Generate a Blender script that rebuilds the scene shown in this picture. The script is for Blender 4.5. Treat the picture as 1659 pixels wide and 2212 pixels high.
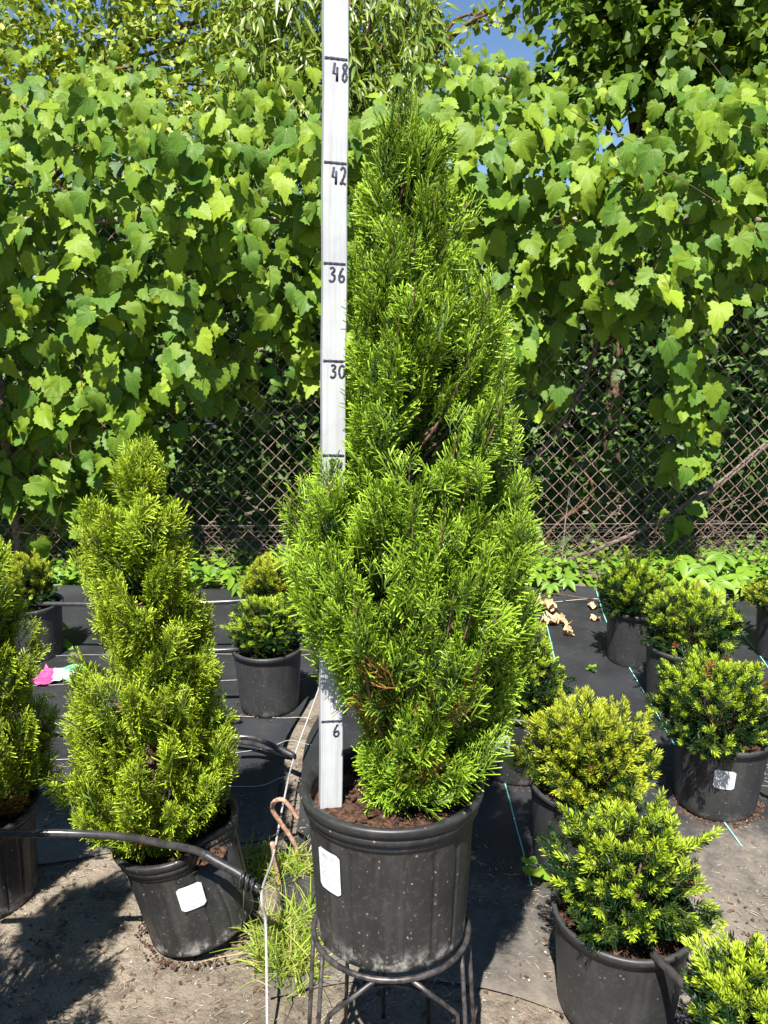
import bpy, math, random
import numpy as np
from mathutils import Vector, Matrix

for _o in list(bpy.data.objects): bpy.data.objects.remove(_o)
S = bpy.context.scene
COL = S.collection
R = math.radians
# ------------------------------------------------------------------ camera
CAM_H, PITCH, FPX = 1.48, R(14.4), 1700.0        # focal length in pixels of a 1659 x 2212 picture
PW, PH = 1659.0, 2212.0
cd = bpy.data.cameras.new('camera'); cam = bpy.data.objects.new('camera', cd); COL.objects.link(cam)
cam.location = (0, 0, CAM_H); cam.rotation_euler = (R(90) - PITCH, 0, 0)
cd.sensor_fit = 'VERTICAL'; cd.sensor_height = 24.0; cd.lens = 24.0 * FPX / PH
cd.clip_start = 0.05; cd.clip_end = 500
S.camera = cam
# ------------------------------------------------------------------ sky and sun
SUN_EL, SUN_AZ = R(61), R(15)                     # the sun stands behind the camera, a little to its left
w = bpy.data.worlds.new('World'); S.world = w; w.use_nodes = True
nt = w.node_tree; nt.nodes.clear()
sky = nt.nodes.new('ShaderNodeTexSky'); sky.sky_type = 'NISHITA'; sky.sun_disc = False
sky.sun_elevation = SUN_EL; sky.sun_rotation = R(180) + SUN_AZ
sky.air_density = 1.0; sky.dust_density = 0.0; sky.ozone_density = 6.0
bg = nt.nodes.new('ShaderNodeBackground'); bg.inputs[1].default_value = 0.055
wo = nt.nodes.new('ShaderNodeOutputWorld')
nt.links.new(sky.outputs[0], bg.inputs[0]); nt.links.new(bg.outputs[0], wo.inputs[0])
sd = bpy.data.lights.new('sun', 'SUN'); sd.energy = 5.0; sd.angle = R(0.5); sd.color = (1.0, 0.955, 0.88)
sun = bpy.data.objects.new('sun', sd); COL.objects.link(sun)
LDIR = Vector((math.sin(SUN_AZ) * math.cos(SUN_EL), math.cos(SUN_AZ) * math.cos(SUN_EL), -math.sin(SUN_EL)))
sun.rotation_euler = LDIR.to_track_quat('-Z', 'Y').to_euler(); sun.location = (-2, -4, 8)
S.view_settings.view_transform = 'Standard'; S.view_settings.look = 'None'
S.view_settings.exposure = 1.35; S.view_settings.gamma = 1.0
S.view_settings.use_curve_mapping = False
S.render.engine = 'CYCLES'
S.cycles.max_bounces = 8; S.cycles.transparent_max_bounces = 8; S.cycles.transmission_bounces = 6
S.cycles.diffuse_bounces = 4; S.cycles.glossy_bounces = 3

rng = np.random.default_rng(7)
# ------------------------------------------------------------------ helpers
CT, ST = math.cos(PITCH), math.sin(PITCH)
def ray(px, py):
    a = (px - PW / 2) / FPX; b = (py - PH / 2) / FPX
    return np.array([a, CT - b * ST, -ST - b * CT])
def P(px, py, z=None, Y=None):
    """the place where the line of sight through a picture point meets height z or distance Y"""
    d = ray(px, py); t = (z - CAM_H) / d[2] if z is not None else Y / d[1]
    return np.array([0, 0, CAM_H]) + d * t

def tag(o, label=None, cat=None, group=None, kind=None):
    if label: o['label'] = label
    if cat: o['category'] = cat
    if group: o['group'] = group
    if kind: o['kind'] = kind
    return o
def empty(name, loc, rot=(0, 0, 0)):
    o = bpy.data.objects.new(name, None); COL.objects.link(o)
    o.location = loc; o.rotation_euler = rot; o.empty_display_size = 0.05
    return o
def mesh(name, V, F, attrs=None, uv=None, mats=(), mi=None, smooth=True):
    V = np.ascontiguousarray(V, dtype=np.float32); F = np.ascontiguousarray(F, dtype=np.int32)
    me = bpy.data.meshes.new(name); k = F.shape[1]
    me.vertices.add(len(V)); me.vertices.foreach_set('co', V.ravel())
    me.loops.add(F.size); me.loops.foreach_set('vertex_index', F.ravel())
    me.polygons.add(len(F)); me.polygons.foreach_set('loop_start', np.arange(0, F.size, k, dtype=np.int32))
    if mi is not None: me.polygons.foreach_set('material_index', np.asarray(mi, dtype=np.int32))
    me.update(calc_edges=True)
    me.polygons.foreach_set('use_smooth', np.full(len(F), smooth))
    for an, av in (attrs or {}).items():
        at = me.attributes.new(an, 'FLOAT', 'POINT'); at.data.foreach_set('value', np.asarray(av, dtype=np.float32))
    if uv is not None:
        ul = me.uv_layers.new(name='UVMap'); ul.data.foreach_set('uv', np.asarray(uv, dtype=np.float32)[F.ravel()].ravel())
    for m in mats: me.materials.append(m)
    me.validate()
    return me
def obj(name, me, parent=None, loc=None, rot=None):
    o = bpy.data.objects.new(name, me); COL.objects.link(o)
    if parent is not None: o.parent = parent
    if loc is not None: o.location = loc
    if rot is not None: o.rotation_euler = rot
    return o
class MB:
    """collects shapes that make ONE part"""
    def __init__(s): s.V = []; s.F = []; s.M = []; s.A = []; s.n = 0
    def add(s, V, F, m=0, a=0.0):
        V = np.asarray(V, float); F = np.asarray(F, int)
        s.V.append(V); s.F.append(F + s.n); s.M.append(np.full(len(F), m)); s.n += len(V)
        s.A.append(np.broadcast_to(np.asarray(a, float), (len(V),)))
        return s
    def build(s, name, mats, parent=None, smooth=True, loc=None, rot=None):
        if not isinstance(mats, (list, tuple)): mats = [mats]
        me = mesh(name, np.concatenate(s.V), np.concatenate(s.F), {'tip': np.concatenate(s.A)}, None, mats, np.concatenate(s.M), smooth)
        return obj(name, me, parent, loc, rot)
def unit(v):
    v = np.asarray(v, float); return v / np.maximum(np.linalg.norm(v, axis=-1, keepdims=True), 1e-9)
def smooth_path(pts, n=6):
    p = np.asarray(pts, float); q = np.vstack([2 * p[0] - p[1], p, 2 * p[-1] - p[-2]]); out = []
    for i in range(1, len(q) - 2):
        for t in np.arange(n) / n:
            a, b, c, d = q[i - 1], q[i], q[i + 1], q[i + 2]
            out.append(.5 * (2 * b + (c - a) * t + (2 * a - 5 * b + 4 * c - d) * t * t + (3 * b - a - 3 * c + d) * t ** 3))
    out.append(p[-1]); return np.array(out)
def tube(pts, r, sides=8, cap=True, flat=None):
    p = np.asarray(pts, float); n = len(p); rr = np.broadcast_to(np.asarray(r, float), (n,))
    T = unit(np.gradient(p, axis=0)); ref = np.array([0.31, 0.2, 0.93]) if flat is None else np.asarray(flat, float)
    X = np.cross(T, ref); bad = np.linalg.norm(X, axis=1) < 1e-3; X[bad] = np.cross(T[bad], [1, 0, 0.1]); X = unit(X); Z = unit(np.cross(X, T))
    a = np.arange(sides) * 2 * math.pi / sides; ks = 1.0 if flat is None else 0.16
    V = p[:, None] + rr[:, None, None] * (np.cos(a)[None, :, None] * X[:, None] + ks * np.sin(a)[None, :, None] * Z[:, None])
    V = V.reshape(-1, 3); F = []
    for i in range(n - 1):
        for j in range(sides):
            k = (j + 1) % sides; A, B, C, D = i * sides + j, i * sides + k, (i + 1) * sides + k, (i + 1) * sides + j
            F += [(A, B, C), (A, C, D)]
    if cap:
        b = len(V); V = np.vstack([V, p[0], p[-1]])
        for j in range(sides):
            k = (j + 1) % sides; F += [(b, k, j), (b + 1, (n - 1) * sides + j, (n - 1) * sides + k)]
    return V, np.array(F)
def lathe(prof, segs=64, fn=None):
    a = np.arange(segs) * 2 * math.pi / segs; V = []
    for r, z in prof:
        rr = np.full(segs, r) if fn is None else np.array([fn(t, r, z) for t in a])
        V.append(np.stack([rr * np.cos(a), rr * np.sin(a), np.full(segs, z)], 1))
    V = np.concatenate(V); F = []
    for i in range(len(prof) - 1):
        for j in range(segs):
            k = (j + 1) % segs; A, B, C, D = i * segs + j, i * segs + k, (i + 1) * segs + k, (i + 1) * segs + j
            F += [(A, B, C), (A, C, D)]
    return V, np.array(F)
def box(x0, x1, y0, y1, z0, z1):
    V = [(x, y, z) for z in (z0, z1) for y in (y0, y1) for x in (x0, x1)]
    Q = [(0, 2, 3, 1), (4, 5, 7, 6), (0, 1, 5, 4), (2, 6, 7, 3), (0, 4, 6, 2), (1, 3, 7, 5)]
    return np.array(V, float), np.array([t for q in Q for t in ((q[0], q[1], q[2]), (q[0], q[2], q[3]))])
def frames(D, N, s):
    """columns x, y = D, z near N, scaled"""
    D = unit(D); X = unit(np.cross(D, N)); Z = np.cross(X, D)
    s = np.asarray(s, float)
    if s.ndim == 1: s = np.repeat(s[:, None], 3, 1)
    return np.stack([X * s[:, 0:1], D * s[:, 1:2], Z * s[:, 2:3]], axis=2)
def scatter(tmpl, tid, M, T, rnd, extra=None):
    """many copies of small templates as one mesh: V, F, attributes, uv"""
    Vs, Fs, tips, rs, uvs, ex, n = [], [], [], [], [], [], 0
    for k, t in enumerate(tmpl):
        ix = np.nonzero(tid == k)[0]
        if not len(ix): continue
        v = np.einsum('nij,vj->nvi', M[ix], t['V']) + T[ix][:, None]
        m = len(t['V']); Vs.append(v.reshape(-1, 3))
        Fs.append((t['F'][None] + (np.arange(len(ix)) * m)[:, None, None]).reshape(-1, 3) + n); n += len(ix) * m
        tips.append(np.tile(t['tip'], len(ix))); rs.append(np.repeat(rnd[ix], m)); uvs.append(np.tile(t['uv'], (len(ix), 1)))
        ex.append(np.repeat(extra[ix], m) if extra is not None else np.zeros(len(ix) * m))
    return np.concatenate(Vs), np.concatenate(Fs), {'tip': np.concatenate(tips), 'rnd': np.concatenate(rs), 'ext': np.concatenate(ex)}, np.concatenate(uvs)

# ------------------------------------------------------------------ materials
def newmat(name):
    m = bpy.data.materials.new(name); m.use_nodes = True; t = m.node_tree; t.nodes.clear()
    return m, t, t.nodes.new('ShaderNodeOutputMaterial')
def N(t, kind, **kw):
    n = t.nodes.new(kind)
    for k, v in kw.items():
        if k.startswith('i_'): n.inputs[int(k[2:])].default_value = v
        else: setattr(n, k, v)
    return n
def math_(t, op, a, b=None, c=None, clamp=False):
    n = t.nodes.new('ShaderNodeMath'); n.operation = op; n.use_clamp = clamp
    for i, x in enumerate((a, b, c)):
        if x is None: continue
        if isinstance(x, (int, float)): n.inputs[i].default_value = x
        else: t.links.new(x, n.inputs[i])
    return n.outputs[0]
def mix(t, f, a, b, mode='MIX'):
    n = t.nodes.new('ShaderNodeMix'); n.data_type = 'RGBA'; n.blend_type = mode
    for s, x in ((n.inputs[0], f), (n.inputs[6], a), (n.inputs[7], b)):
        if isinstance(x, (int, float)): s.default_value = x
        elif isinstance(x, (tuple, list)): s.default_value = tuple(x) + (1,) if len(x) == 3 else x
        else: t.links.new(x, s)
    return n.outputs[2]
def noise(t, scale, detail=4, rough=.55, coord=None, dist=0.0):
    n = N(t, 'ShaderNodeTexNoise'); n.inputs['Scale'].default_value = scale; n.inputs['Detail'].default_value = detail
    n.inputs['Roughness'].default_value = rough; n.inputs['Distortion'].default_value = dist
    if coord is not None: t.links.new(coord, n.inputs['Vector'])
    return n.outputs[0]
def ramp(t, f, lo, hi):
    n = N(t, 'ShaderNodeMapRange'); n.interpolation_type = 'SMOOTHSTEP'
    n.inputs[1].default_value = lo; n.inputs[2].default_value = hi; t.links.new(f, n.inputs[0]); return n.outputs[0]
def coords(t, kind='Object'): return N(t, 'ShaderNodeTexCoord').outputs[kind]
def attr(t, name): return N(t, 'ShaderNodeAttribute', attribute_name=name).outputs['Fac']
def bsdf(t, out, col, rough=.6, spec=.4, metal=0.0, bump=None, bstr=.3, bdist=.002):
    p = N(t, 'ShaderNodeBsdfPrincipled')
    for s, x in ((p.inputs['Base Color'], col), (p.inputs['Roughness'], rough), (p.inputs['Metallic'], metal)):
        if isinstance(x, (int, float)): s.default_value = x
        elif isinstance(x, (tuple, list)): s.default_value = tuple(x) + (1,)
        else: t.links.new(x, s)
    p.inputs['Specular IOR Level'].default_value = spec
    if bump is not None:
        b = N(t, 'ShaderNodeBump'); b.inputs['Strength'].default_value = bstr; b.inputs['Distance'].default_value = bdist
        t.links.new(bump, b.inputs['Height']); t.links.new(b.outputs[0], p.inputs['Normal'])
    t.links.new(p.outputs[0], out.inputs[0]); return p
def plain(name, c1, c2, scale=40, rough=.6, spec=.4, metal=0.0, bstr=.2, lo=.35, hi=.65, bdist=.001):
    m, t, o = newmat(name); co = coords(t); n = noise(t, scale, 5, .6, co)
    bsdf(t, o, mix(t, ramp(t, n, lo, hi), c1, c2), rough, spec, metal, n, bstr, bdist); return m
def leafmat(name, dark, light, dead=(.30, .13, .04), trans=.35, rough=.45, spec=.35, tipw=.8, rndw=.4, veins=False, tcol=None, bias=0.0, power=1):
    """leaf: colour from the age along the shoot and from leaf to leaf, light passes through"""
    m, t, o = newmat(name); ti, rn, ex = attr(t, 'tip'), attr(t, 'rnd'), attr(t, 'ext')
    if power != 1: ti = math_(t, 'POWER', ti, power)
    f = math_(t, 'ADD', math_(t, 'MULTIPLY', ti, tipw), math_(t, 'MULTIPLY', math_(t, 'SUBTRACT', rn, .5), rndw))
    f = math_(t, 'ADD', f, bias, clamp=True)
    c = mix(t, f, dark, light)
    bmp = None
    if veins:
        uv = N(t, 'ShaderNodeSeparateXYZ'); t.links.new(coords(t, 'UV'), uv.inputs[0])
        u, v = uv.outputs[0], uv.outputs[1]
        ang = math_(t, 'ARCTAN2', u, math_(t, 'ADD', v, .02))
        fr = math_(t, 'SUBTRACT', math_(t, 'FRACT', math_(t, 'ADD', math_(t, 'DIVIDE', ang, .60), .5)), .5)
        rad = math_(t, 'SQRT', math_(t, 'ADD', math_(t, 'MULTIPLY', u, u), math_(t, 'MULTIPLY', v, v)))
        dist = math_(t, 'MULTIPLY', math_(t, 'ABSOLUTE', fr), math_(t, 'MULTIPLY', rad, .60))
        ve = math_(t, 'SUBTRACT', 1.0, ramp(t, dist, .004, .02))
        # side veins
        sv = math_(t, 'ABSOLUTE', math_(t, 'SUBTRACT', math_(t, 'FRACT', math_(t, 'MULTIPLY', math_(t, 'SUBTRACT', rad, math_(t, 'MULTIPLY', dist, 1.1)), 8.0)), .5))
        sv = math_(t, 'MULTIPLY', math_(t, 'SUBTRACT', 1.0, ramp(t, sv, .03, .14)), .45)
        ve = math_(t, 'MAXIMUM', ve, sv)
        c = mix(t, math_(t, 'MULTIPLY', ve, .30), c, (.30, .38, .10)); bmp = ve
        nz = noise(t, 9, 3, .6, coords(t, 'UV')); c = mix(t, math_(t, 'MULTIPLY', ramp(t, nz, .35, .75), .22), c, (.03, .07, .015))
    c = mix(t, ex, c, dead)
    p = N(t, 'ShaderNodeBsdfPrincipled'); t.links.new(c, p.inputs['Base Color']); p.inputs['Roughness'].default_value = rough
    p.inputs['Specular IOR Level'].default_value = spec
    if bmp is not None:
        b = N(t, 'ShaderNodeBump'); b.inputs['Strength'].default_value = .35; b.inputs['Distance'].default_value = .003
        b.invert = True; t.links.new(bmp, b.inputs['Height']); t.links.new(b.outputs[0], p.inputs['Normal'])
    tr = N(t, 'ShaderNodeBsdfTranslucent'); t.links.new(mix(t, 1.0, c, tcol or (1.0, .95, .45), 'MULTIPLY'), tr.inputs[0])
    ms = N(t, 'ShaderNodeMixShader'); ms.inputs[0].default_value = trans
    t.links.new(p.outputs[0], ms.inputs[1]); t.links.new(tr.outputs[0], ms.inputs[2]); t.links.new(ms.outputs[0], o.inputs[0]); return m

def plastic(name, base, dusty, wet):
    """nursery pot plastic: weathered, splashed with soil and grit towards the foot"""
    m, t, o = newmat(name); co = coords(t)
    n1 = noise(t, 14, 5, .6, co); n2 = noise(t, 90, 3, .7, co)
    c = mix(t, ramp(t, n1, .3, .75), base, tuple(x * 1.55 for x in base))
    c = mix(t, math_(t, 'MULTIPLY', ramp(t, n2, .5, .8), .18), c, (.20, .18, .15))
    mp = N(t, 'ShaderNodeMapping'); mp.inputs['Scale'].default_value = (26, 26, 2.2); t.links.new(co, mp.inputs[0])
    sk = noise(t, 1.0, 5, .65, mp.outputs[0]); c = mix(t, math_(t, 'MULTIPLY', ramp(t, sk, .48, .78), .22), c, (.13, .12, .105))
    vo = N(t, 'ShaderNodeTexVoronoi', feature='F1'); vo.inputs['Scale'].default_value = 150; t.links.new(co, vo.inputs['Vector'])
    cl = N(t, 'ShaderNodeSeparateXYZ'); t.links.new(vo.outputs['Color'], cl.inputs[0])
    z = N(t, 'ShaderNodeSeparateXYZ'); t.links.new(co, z.inputs[0])
    low = math_(t, 'SUBTRACT', 1.0, ramp(t, z.outputs[2], .0, .16))
    thr = math_(t, 'ADD', .9 - dusty * .12, math_(t, 'MULTIPLY', low, -.22 * dusty))
    sp = math_(t, 'MULTIPLY', math_(t, 'GREATER_THAN', cl.outputs[0], thr), math_(t, 'LESS_THAN', vo.outputs['Distance'], math_(t, 'MULTIPLY', math_(t, 'MULTIPLY', cl.outputs[1], cl.outputs[1]), .36)))
    c = mix(t, math_(t, 'MULTIPLY', sp, .6), c, mix(t, cl.outputs[2], (.36, .33, .28), (.16, .10, .06)))
    nb = noise(t, 30, 5, .7, co)
    splash = math_(t, 'MULTIPLY', math_(t, 'SUBTRACT', 1.0, ramp(t, z.outputs[2], .004, .055)), ramp(t, nb, .45, .66))
    c = mix(t, math_(t, 'MULTIPLY', splash, .8 * dusty), c, (.36, .34, .31))
    bsdf(t, o, c, wet, .5, 0, n2, .12, .001); return m

M_POT = plastic('black_plastic_pot', (.015, .0155, .016), 1.0, .45)
M_POT2 = plastic('charcoal_plastic_pot', (.024, .0245, .026), .35, .5)
M_SOIL = plain('potting_soil', (.022, .013, .009), (.11, .06, .04), 120, .95, .1, 0, 1.0, bdist=.006)
M_BARK = plain('bark', (.06, .035, .022), (.20, .125, .085), 60, .9, .15, 0, .7, bdist=.004)
M_TWIG = plain('grey_twig', (.09, .068, .052), (.22, .175, .14), 50, .85, .2, 0, .4)
M_VSTEM = plain('vine_stem', (.07, .028, .016), (.14, .08, .035), 50, .7, .3, 0, .3)
M_RUSTW = plain('rusty_wire', (.24, .14, .10), (.44, .33, .265), 70, .6, .4, .1, .4)
M_GALV = plain('thin_galvanised_wire', (.20, .14, .11), (.38, .31, .27), 60, .55, .4, .2, .2)
M_HOSE = plain('black_hose', (.022, .021, .021), (.045, .043, .042), 45, .24, .6, 0, .05)
M_TAPE = plain('black_cloth_tape', (.012, .012, .013), (.03, .03, .032), 150, .45, .4, 0, .3)
M_ROPE = plain('white_rope', (.24, .24, .23), (.40, .40, .38), 300, .8, .2, 0, .6, bdist=.002)
M_REBAR = plain('rusty_steel', (.26, .12, .07), (.44, .30, .22), 60, .85, .2, 0, .6, bdist=.003)
M_STAND = plain('brown_painted_steel', (.030, .028, .027), (.10, .09, .085), 55, .42, .5, .5, .2)
M_INK = plain('marker_ink', (.010, .010, .022), (.05, .05, .085), 220, .6, .3, 0, .0)
M_PAPER = plain('label_paper', (.62, .63, .64), (.57, .58, .60), 50, .5, .3, 0, .02)
M_PRINT = plain('label_print', (.38, .38, .41), (.46, .46, .49), 90, .6, .2, 0, 0)
M_DRY = plain('dry_leaf', (.30, .18, .09), (.58, .42, .26), 35, .85, .2, 0, .4)
M_STRIPE_G = plain('green_thread', (.16, .50, .42), (.30, .62, .55), 80, .7, .2, 0, .1)
M_STRIPE_W = plain('white_thread', (.42, .40, .34), (.62, .60, .54), 80, .7, .2, 0, .1)
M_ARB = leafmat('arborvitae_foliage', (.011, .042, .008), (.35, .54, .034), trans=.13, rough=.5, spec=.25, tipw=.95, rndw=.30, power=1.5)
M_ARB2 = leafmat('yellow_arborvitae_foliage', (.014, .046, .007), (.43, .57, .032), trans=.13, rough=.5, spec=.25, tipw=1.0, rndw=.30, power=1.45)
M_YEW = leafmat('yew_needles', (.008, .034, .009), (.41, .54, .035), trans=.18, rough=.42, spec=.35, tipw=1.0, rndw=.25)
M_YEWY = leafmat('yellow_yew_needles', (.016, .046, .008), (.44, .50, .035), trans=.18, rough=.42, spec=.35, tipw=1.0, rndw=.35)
M_VINE = leafmat('grape_leaf', (.075, .175, .016), (.33, .45, .022), trans=.34, rough=.5, spec=.28, tipw=0.0, rndw=1.0, veins=True, bias=.42)
M_CREEP = leafmat('creeper_leaf', (.08, .20, .02), (.27, .42, .03), trans=.35, rough=.45, spec=.35, tipw=.2, rndw=.8, bias=.3)
M_WILLOW = leafmat('willow_leaf', (.075, .15, .02), (.33, .41, .05), trans=.35, rough=.38, spec=.5, tipw=.2, rndw=.8, bias=.35)
M_TREE = leafmat('tree_leaf', (.10, .18, .018), (.42, .49, .06), trans=.38, rough=.45, spec=.4, tipw=.2, rndw=.9, bias=.4)
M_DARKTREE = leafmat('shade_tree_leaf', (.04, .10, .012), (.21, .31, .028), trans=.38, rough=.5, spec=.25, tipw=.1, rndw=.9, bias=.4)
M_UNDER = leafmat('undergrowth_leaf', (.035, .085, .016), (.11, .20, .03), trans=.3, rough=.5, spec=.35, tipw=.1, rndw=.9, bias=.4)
M_GRASS = leafmat('grass_blade', (.15, .29, .02), (.40, .46, .07), trans=.3, rough=.5, spec=.3, tipw=.25, rndw=1.0, bias=.3, dead=(.48, .38, .20))

def wood_paint():
    m, t, o = newmat('white_painted_wood'); co = coords(t)
    mp = N(t, 'ShaderNodeMapping'); mp.inputs['Scale'].default_value = (160, 160, 4); t.links.new(co, mp.inputs[0])
    g = noise(t, 1.0, 4, .6, mp.outputs[0]); n2 = noise(t, 9, 5, .65, co); n3 = noise(t, 70, 4, .7, co)
    c = mix(t, math_(t, 'MULTIPLY', ramp(t, g, .40, .70), .6), (.41, .425, .435), (.28, .28, .28))
    c = mix(t, math_(t, 'MULTIPLY', ramp(t, n2, .42, .70), .55), c, (.26, .275, .30))
    c = mix(t, math_(t, 'MULTIPLY', ramp(t, n3, .62, .72), .35), c, (.36, .34, .30))
    bsdf(t, o, c, .62, .3, 0, g, .35, .0006); return m
M_WHITE = wood_paint()

def dirt_colour(t, co):
    n1 = noise(t, 1.6, 6, .6, co); n2 = noise(t, 13, 6, .65, co, .4); n3 = noise(t, 110, 4, .7, co); n4 = noise(t, 36, 4, .7, co, .6)
    c = mix(t, ramp(t, n1, .35, .65), (.155, .129, .100), (.262, .220, .170))
    c = mix(t, math_(t, 'MULTIPLY', ramp(t, n2, .42, .70), .75), c, (.062, .049, .037))
    c = mix(t, math_(t, 'MULTIPLY', ramp(t, n4, .55, .72), .55), c, (.27, .225, .168))
    c = mix(t, math_(t, 'MULTIPLY', ramp(t, n3, .52, .72), .6), c, (.055, .045, .037))
    h = math_(t, 'ADD', math_(t, 'MULTIPLY', n2, 1.0), math_(t, 'MULTIPLY', n3, .35))
    return c, math_(t, 'ADD', h, math_(t, 'MULTIPLY', n4, .5))
def dirt():
    m, t, o = newmat('dry_dirt'); co = coords(t); c, h = dirt_colour(t, co)
    bsdf(t, o, c, .95, .12, 0, h, .9, .022); return m
M_DIRT = dirt()
def fabric():
    m, t, o = newmat('weed_fabric'); co = coords(t); d, h = dirt_colour(t, co)
    n1 = noise(t, 3.2, 5, .6, co); n2 = noise(t, 26, 5, .65, co)
    wv = N(t, 'ShaderNodeTexWave', wave_type='BANDS', bands_direction='X'); wv.inputs['Scale'].default_value = 60; t.links.new(co, wv.inputs[0])
    c = mix(t, ramp(t, n1, .3, .7), (.014, .0152, .017), (.029, .031, .034))
    c = mix(t, math_(t, 'MULTIPLY', wv.outputs['Fac'], .12), c, (.045, .045, .05))
    dust = attr(t, 'tip')
    f = ramp(t, math_(t, 'ADD', math_(t, 'ADD', math_(t, 'MULTIPLY', n1, .8), math_(t, 'MULTIPLY', n2, .55)), math_(t, 'SUBTRACT', dust, 1.15)), -.18, .42)
    d = mix(t, .30, d, (.10, .098, .094)); c = mix(t, math_(t, 'MULTIPLY', f, .94), c, d)
    lightdust = math_(t, 'MULTIPLY', ramp(t, n2, .5, .8), .22)
    c = mix(t, lightdust, c, (.095, .09, .084))
    r = mix(t, f, (.5, .5, .5), (.95, .95, .95))
    bsdf(t, o, c, r, .35, 0, math_(t, 'ADD', math_(t, 'MULTIPLY', n2, .35), math_(t, 'MULTIPLY', h, math_(t, 'MULTIPLY', f, .8))), .55, .009); return m
M_MAT = fabric()
# ------------------------------------------------------------------ leaf and shoot templates
def T_(V, F, tip=None, uv=None):
    V = np.asarray(V, float); return dict(V=V, F=np.asarray(F, int), tip=np.zeros(len(V)) if tip is None else np.asarray(tip, float), uv=V[:, :2].copy() if uv is None else np.asarray(uv, float))
def grape_leaf(seed):
    g = np.random.default_rng(seed)
    half = np.array([(0, .02), (.08, -.10), (.22, -.16), (.37, -.11), (.48, .02), (.535, .17), (.55, .31), (.53, .40), (.47, .51), (.40, .62), (.31, .74), (.19, .87), (.08, .96), (0, 1.05)])
    L = np.concatenate([[0], np.cumsum(np.linalg.norm(np.diff(half, axis=0), axis=1))]); n = 17
    s = np.linspace(0, L[-1], n); hx, hy = np.interp(s, L, half[:, 0]), np.interp(s, L, half[:, 1])
    out = []
    for side in (1, -1):
        k = 1 + g.normal(0, .035, n)
        rng_ = range(n - 1) if side == 1 else range(n - 1, 0, -1)
        for i in rng_:
            c = np.array([hx[i] * side, hy[i] - .28]); tooth = 1.0
            if 1 < i < n - 1: tooth = 1.06 if i % 2 else .93
            out.append(c * tooth * k[i] * np.array([1 + g.normal(0, .01), 1]) + [0, .28])
    out = np.array(out); m = len(out); cen = np.array([0, .10])
    mid = cen + (out - cen) * .55
    V2 = np.vstack([[cen], mid, out]); fold = g.uniform(.0, .55); droop = g.uniform(.0, .60); tw = g.uniform(-.2, .2)
    x, y = V2[:, 0], V2[:, 1]; ph = g.uniform(0, 6.28)
    ang = np.arctan2(x, y - .05); rr = np.hypot(x, y - .05)
    z = fold * np.abs(x) * .8 - droop * np.maximum(y, 0) ** 2 - .14 * x * x + .022 * rr * np.sin(ang * 10 + ph) + .05 * rr * np.sin(3 * ang + ph) + tw * x * y
    F = [(0, 1 + i, 1 + (i + 1) % m) for i in range(m)]
    for i in range(m):
        j = (i + 1) % m; F += [(1 + i, 1 + m + i, 1 + m + j), (1 + i, 1 + m + j, 1 + j)]
    F = [(a, c, b) for a, b, c in F]
    return T_(np.column_stack([x, y, z]), F, None, V2)
GRAPE = [grape_leaf(i) for i in range(12)]
def lance_leaf(wd, curl, seed=0):
    ys = np.array([0, .25, .55, .8, 1.0]); ws = np.array([.0, .85, 1.0, .55, 0]) * wd
    V = [(0, 0, 0)]; F = []
    for i in (1, 2, 3):
        z = -curl * ys[i] ** 2
        V += [(-ws[i], ys[i], z + .35 * ws[i]), (0, ys[i], z), (ws[i], ys[i], z + .35 * ws[i])]
    V.append((0, 1, -curl)); F = [(0, 2, 1), (0, 3, 2), (1, 2, 5), (1, 5, 4), (2, 3, 6), (2, 6, 5), (4, 5, 8), (4, 8, 7), (5, 6, 9), (5, 9, 8), (7, 8, 10), (8, 9, 10)]
    return T_(V, F, np.clip(np.array(V)[:, 1], 0, 1))
def small_leaf(wd, curl):
    V = [(0, 0, 0), (-wd, .38, .12 * wd), (wd, .38, .12 * wd), (0, .45, -.08 * curl), (-.62 * wd, .74, -.3 * curl), (.62 * wd, .74, -.3 * curl), (0, 1, -.6 * curl)]
    F = [(0, 3, 1), (0, 2, 3), (1, 3, 4), (2, 5, 3), (3, 6, 4), (3, 5, 6)]
    return T_(V, F, np.clip(np.array(V)[:, 1], 0, 1))
WILLOW = [lance_leaf(.085, .15), lance_leaf(.10, .3), lance_leaf(.075, .05)]
OVATE = [small_leaf(.34, .2), small_leaf(.40, .45), small_leaf(.30, .0)]
def palmate(seed):
    g = np.random.default_rng(seed); V = []; F = []; tp = []
    for a in (-95, -48, 0, 48, 95):
        l = lance_leaf(.20, .25); L = (1.0 - abs(a) / 330) * g.uniform(.92, 1.05); a = R(a + g.normal(0, 5)); v = l['V'] * L
        v = np.column_stack([v[:, 0] * math.cos(a) + v[:, 1] * math.sin(a), -v[:, 0] * math.sin(a) + v[:, 1] * math.cos(a), v[:, 2]])
        F.append(l['F'] + sum(len(q) for q in V)); V.append(v); tp.append(l['tip'])
    return T_(np.concatenate(V), np.concatenate(F), np.concatenate(tp))
PALM = [palmate(i) for i in range(3)]
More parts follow.
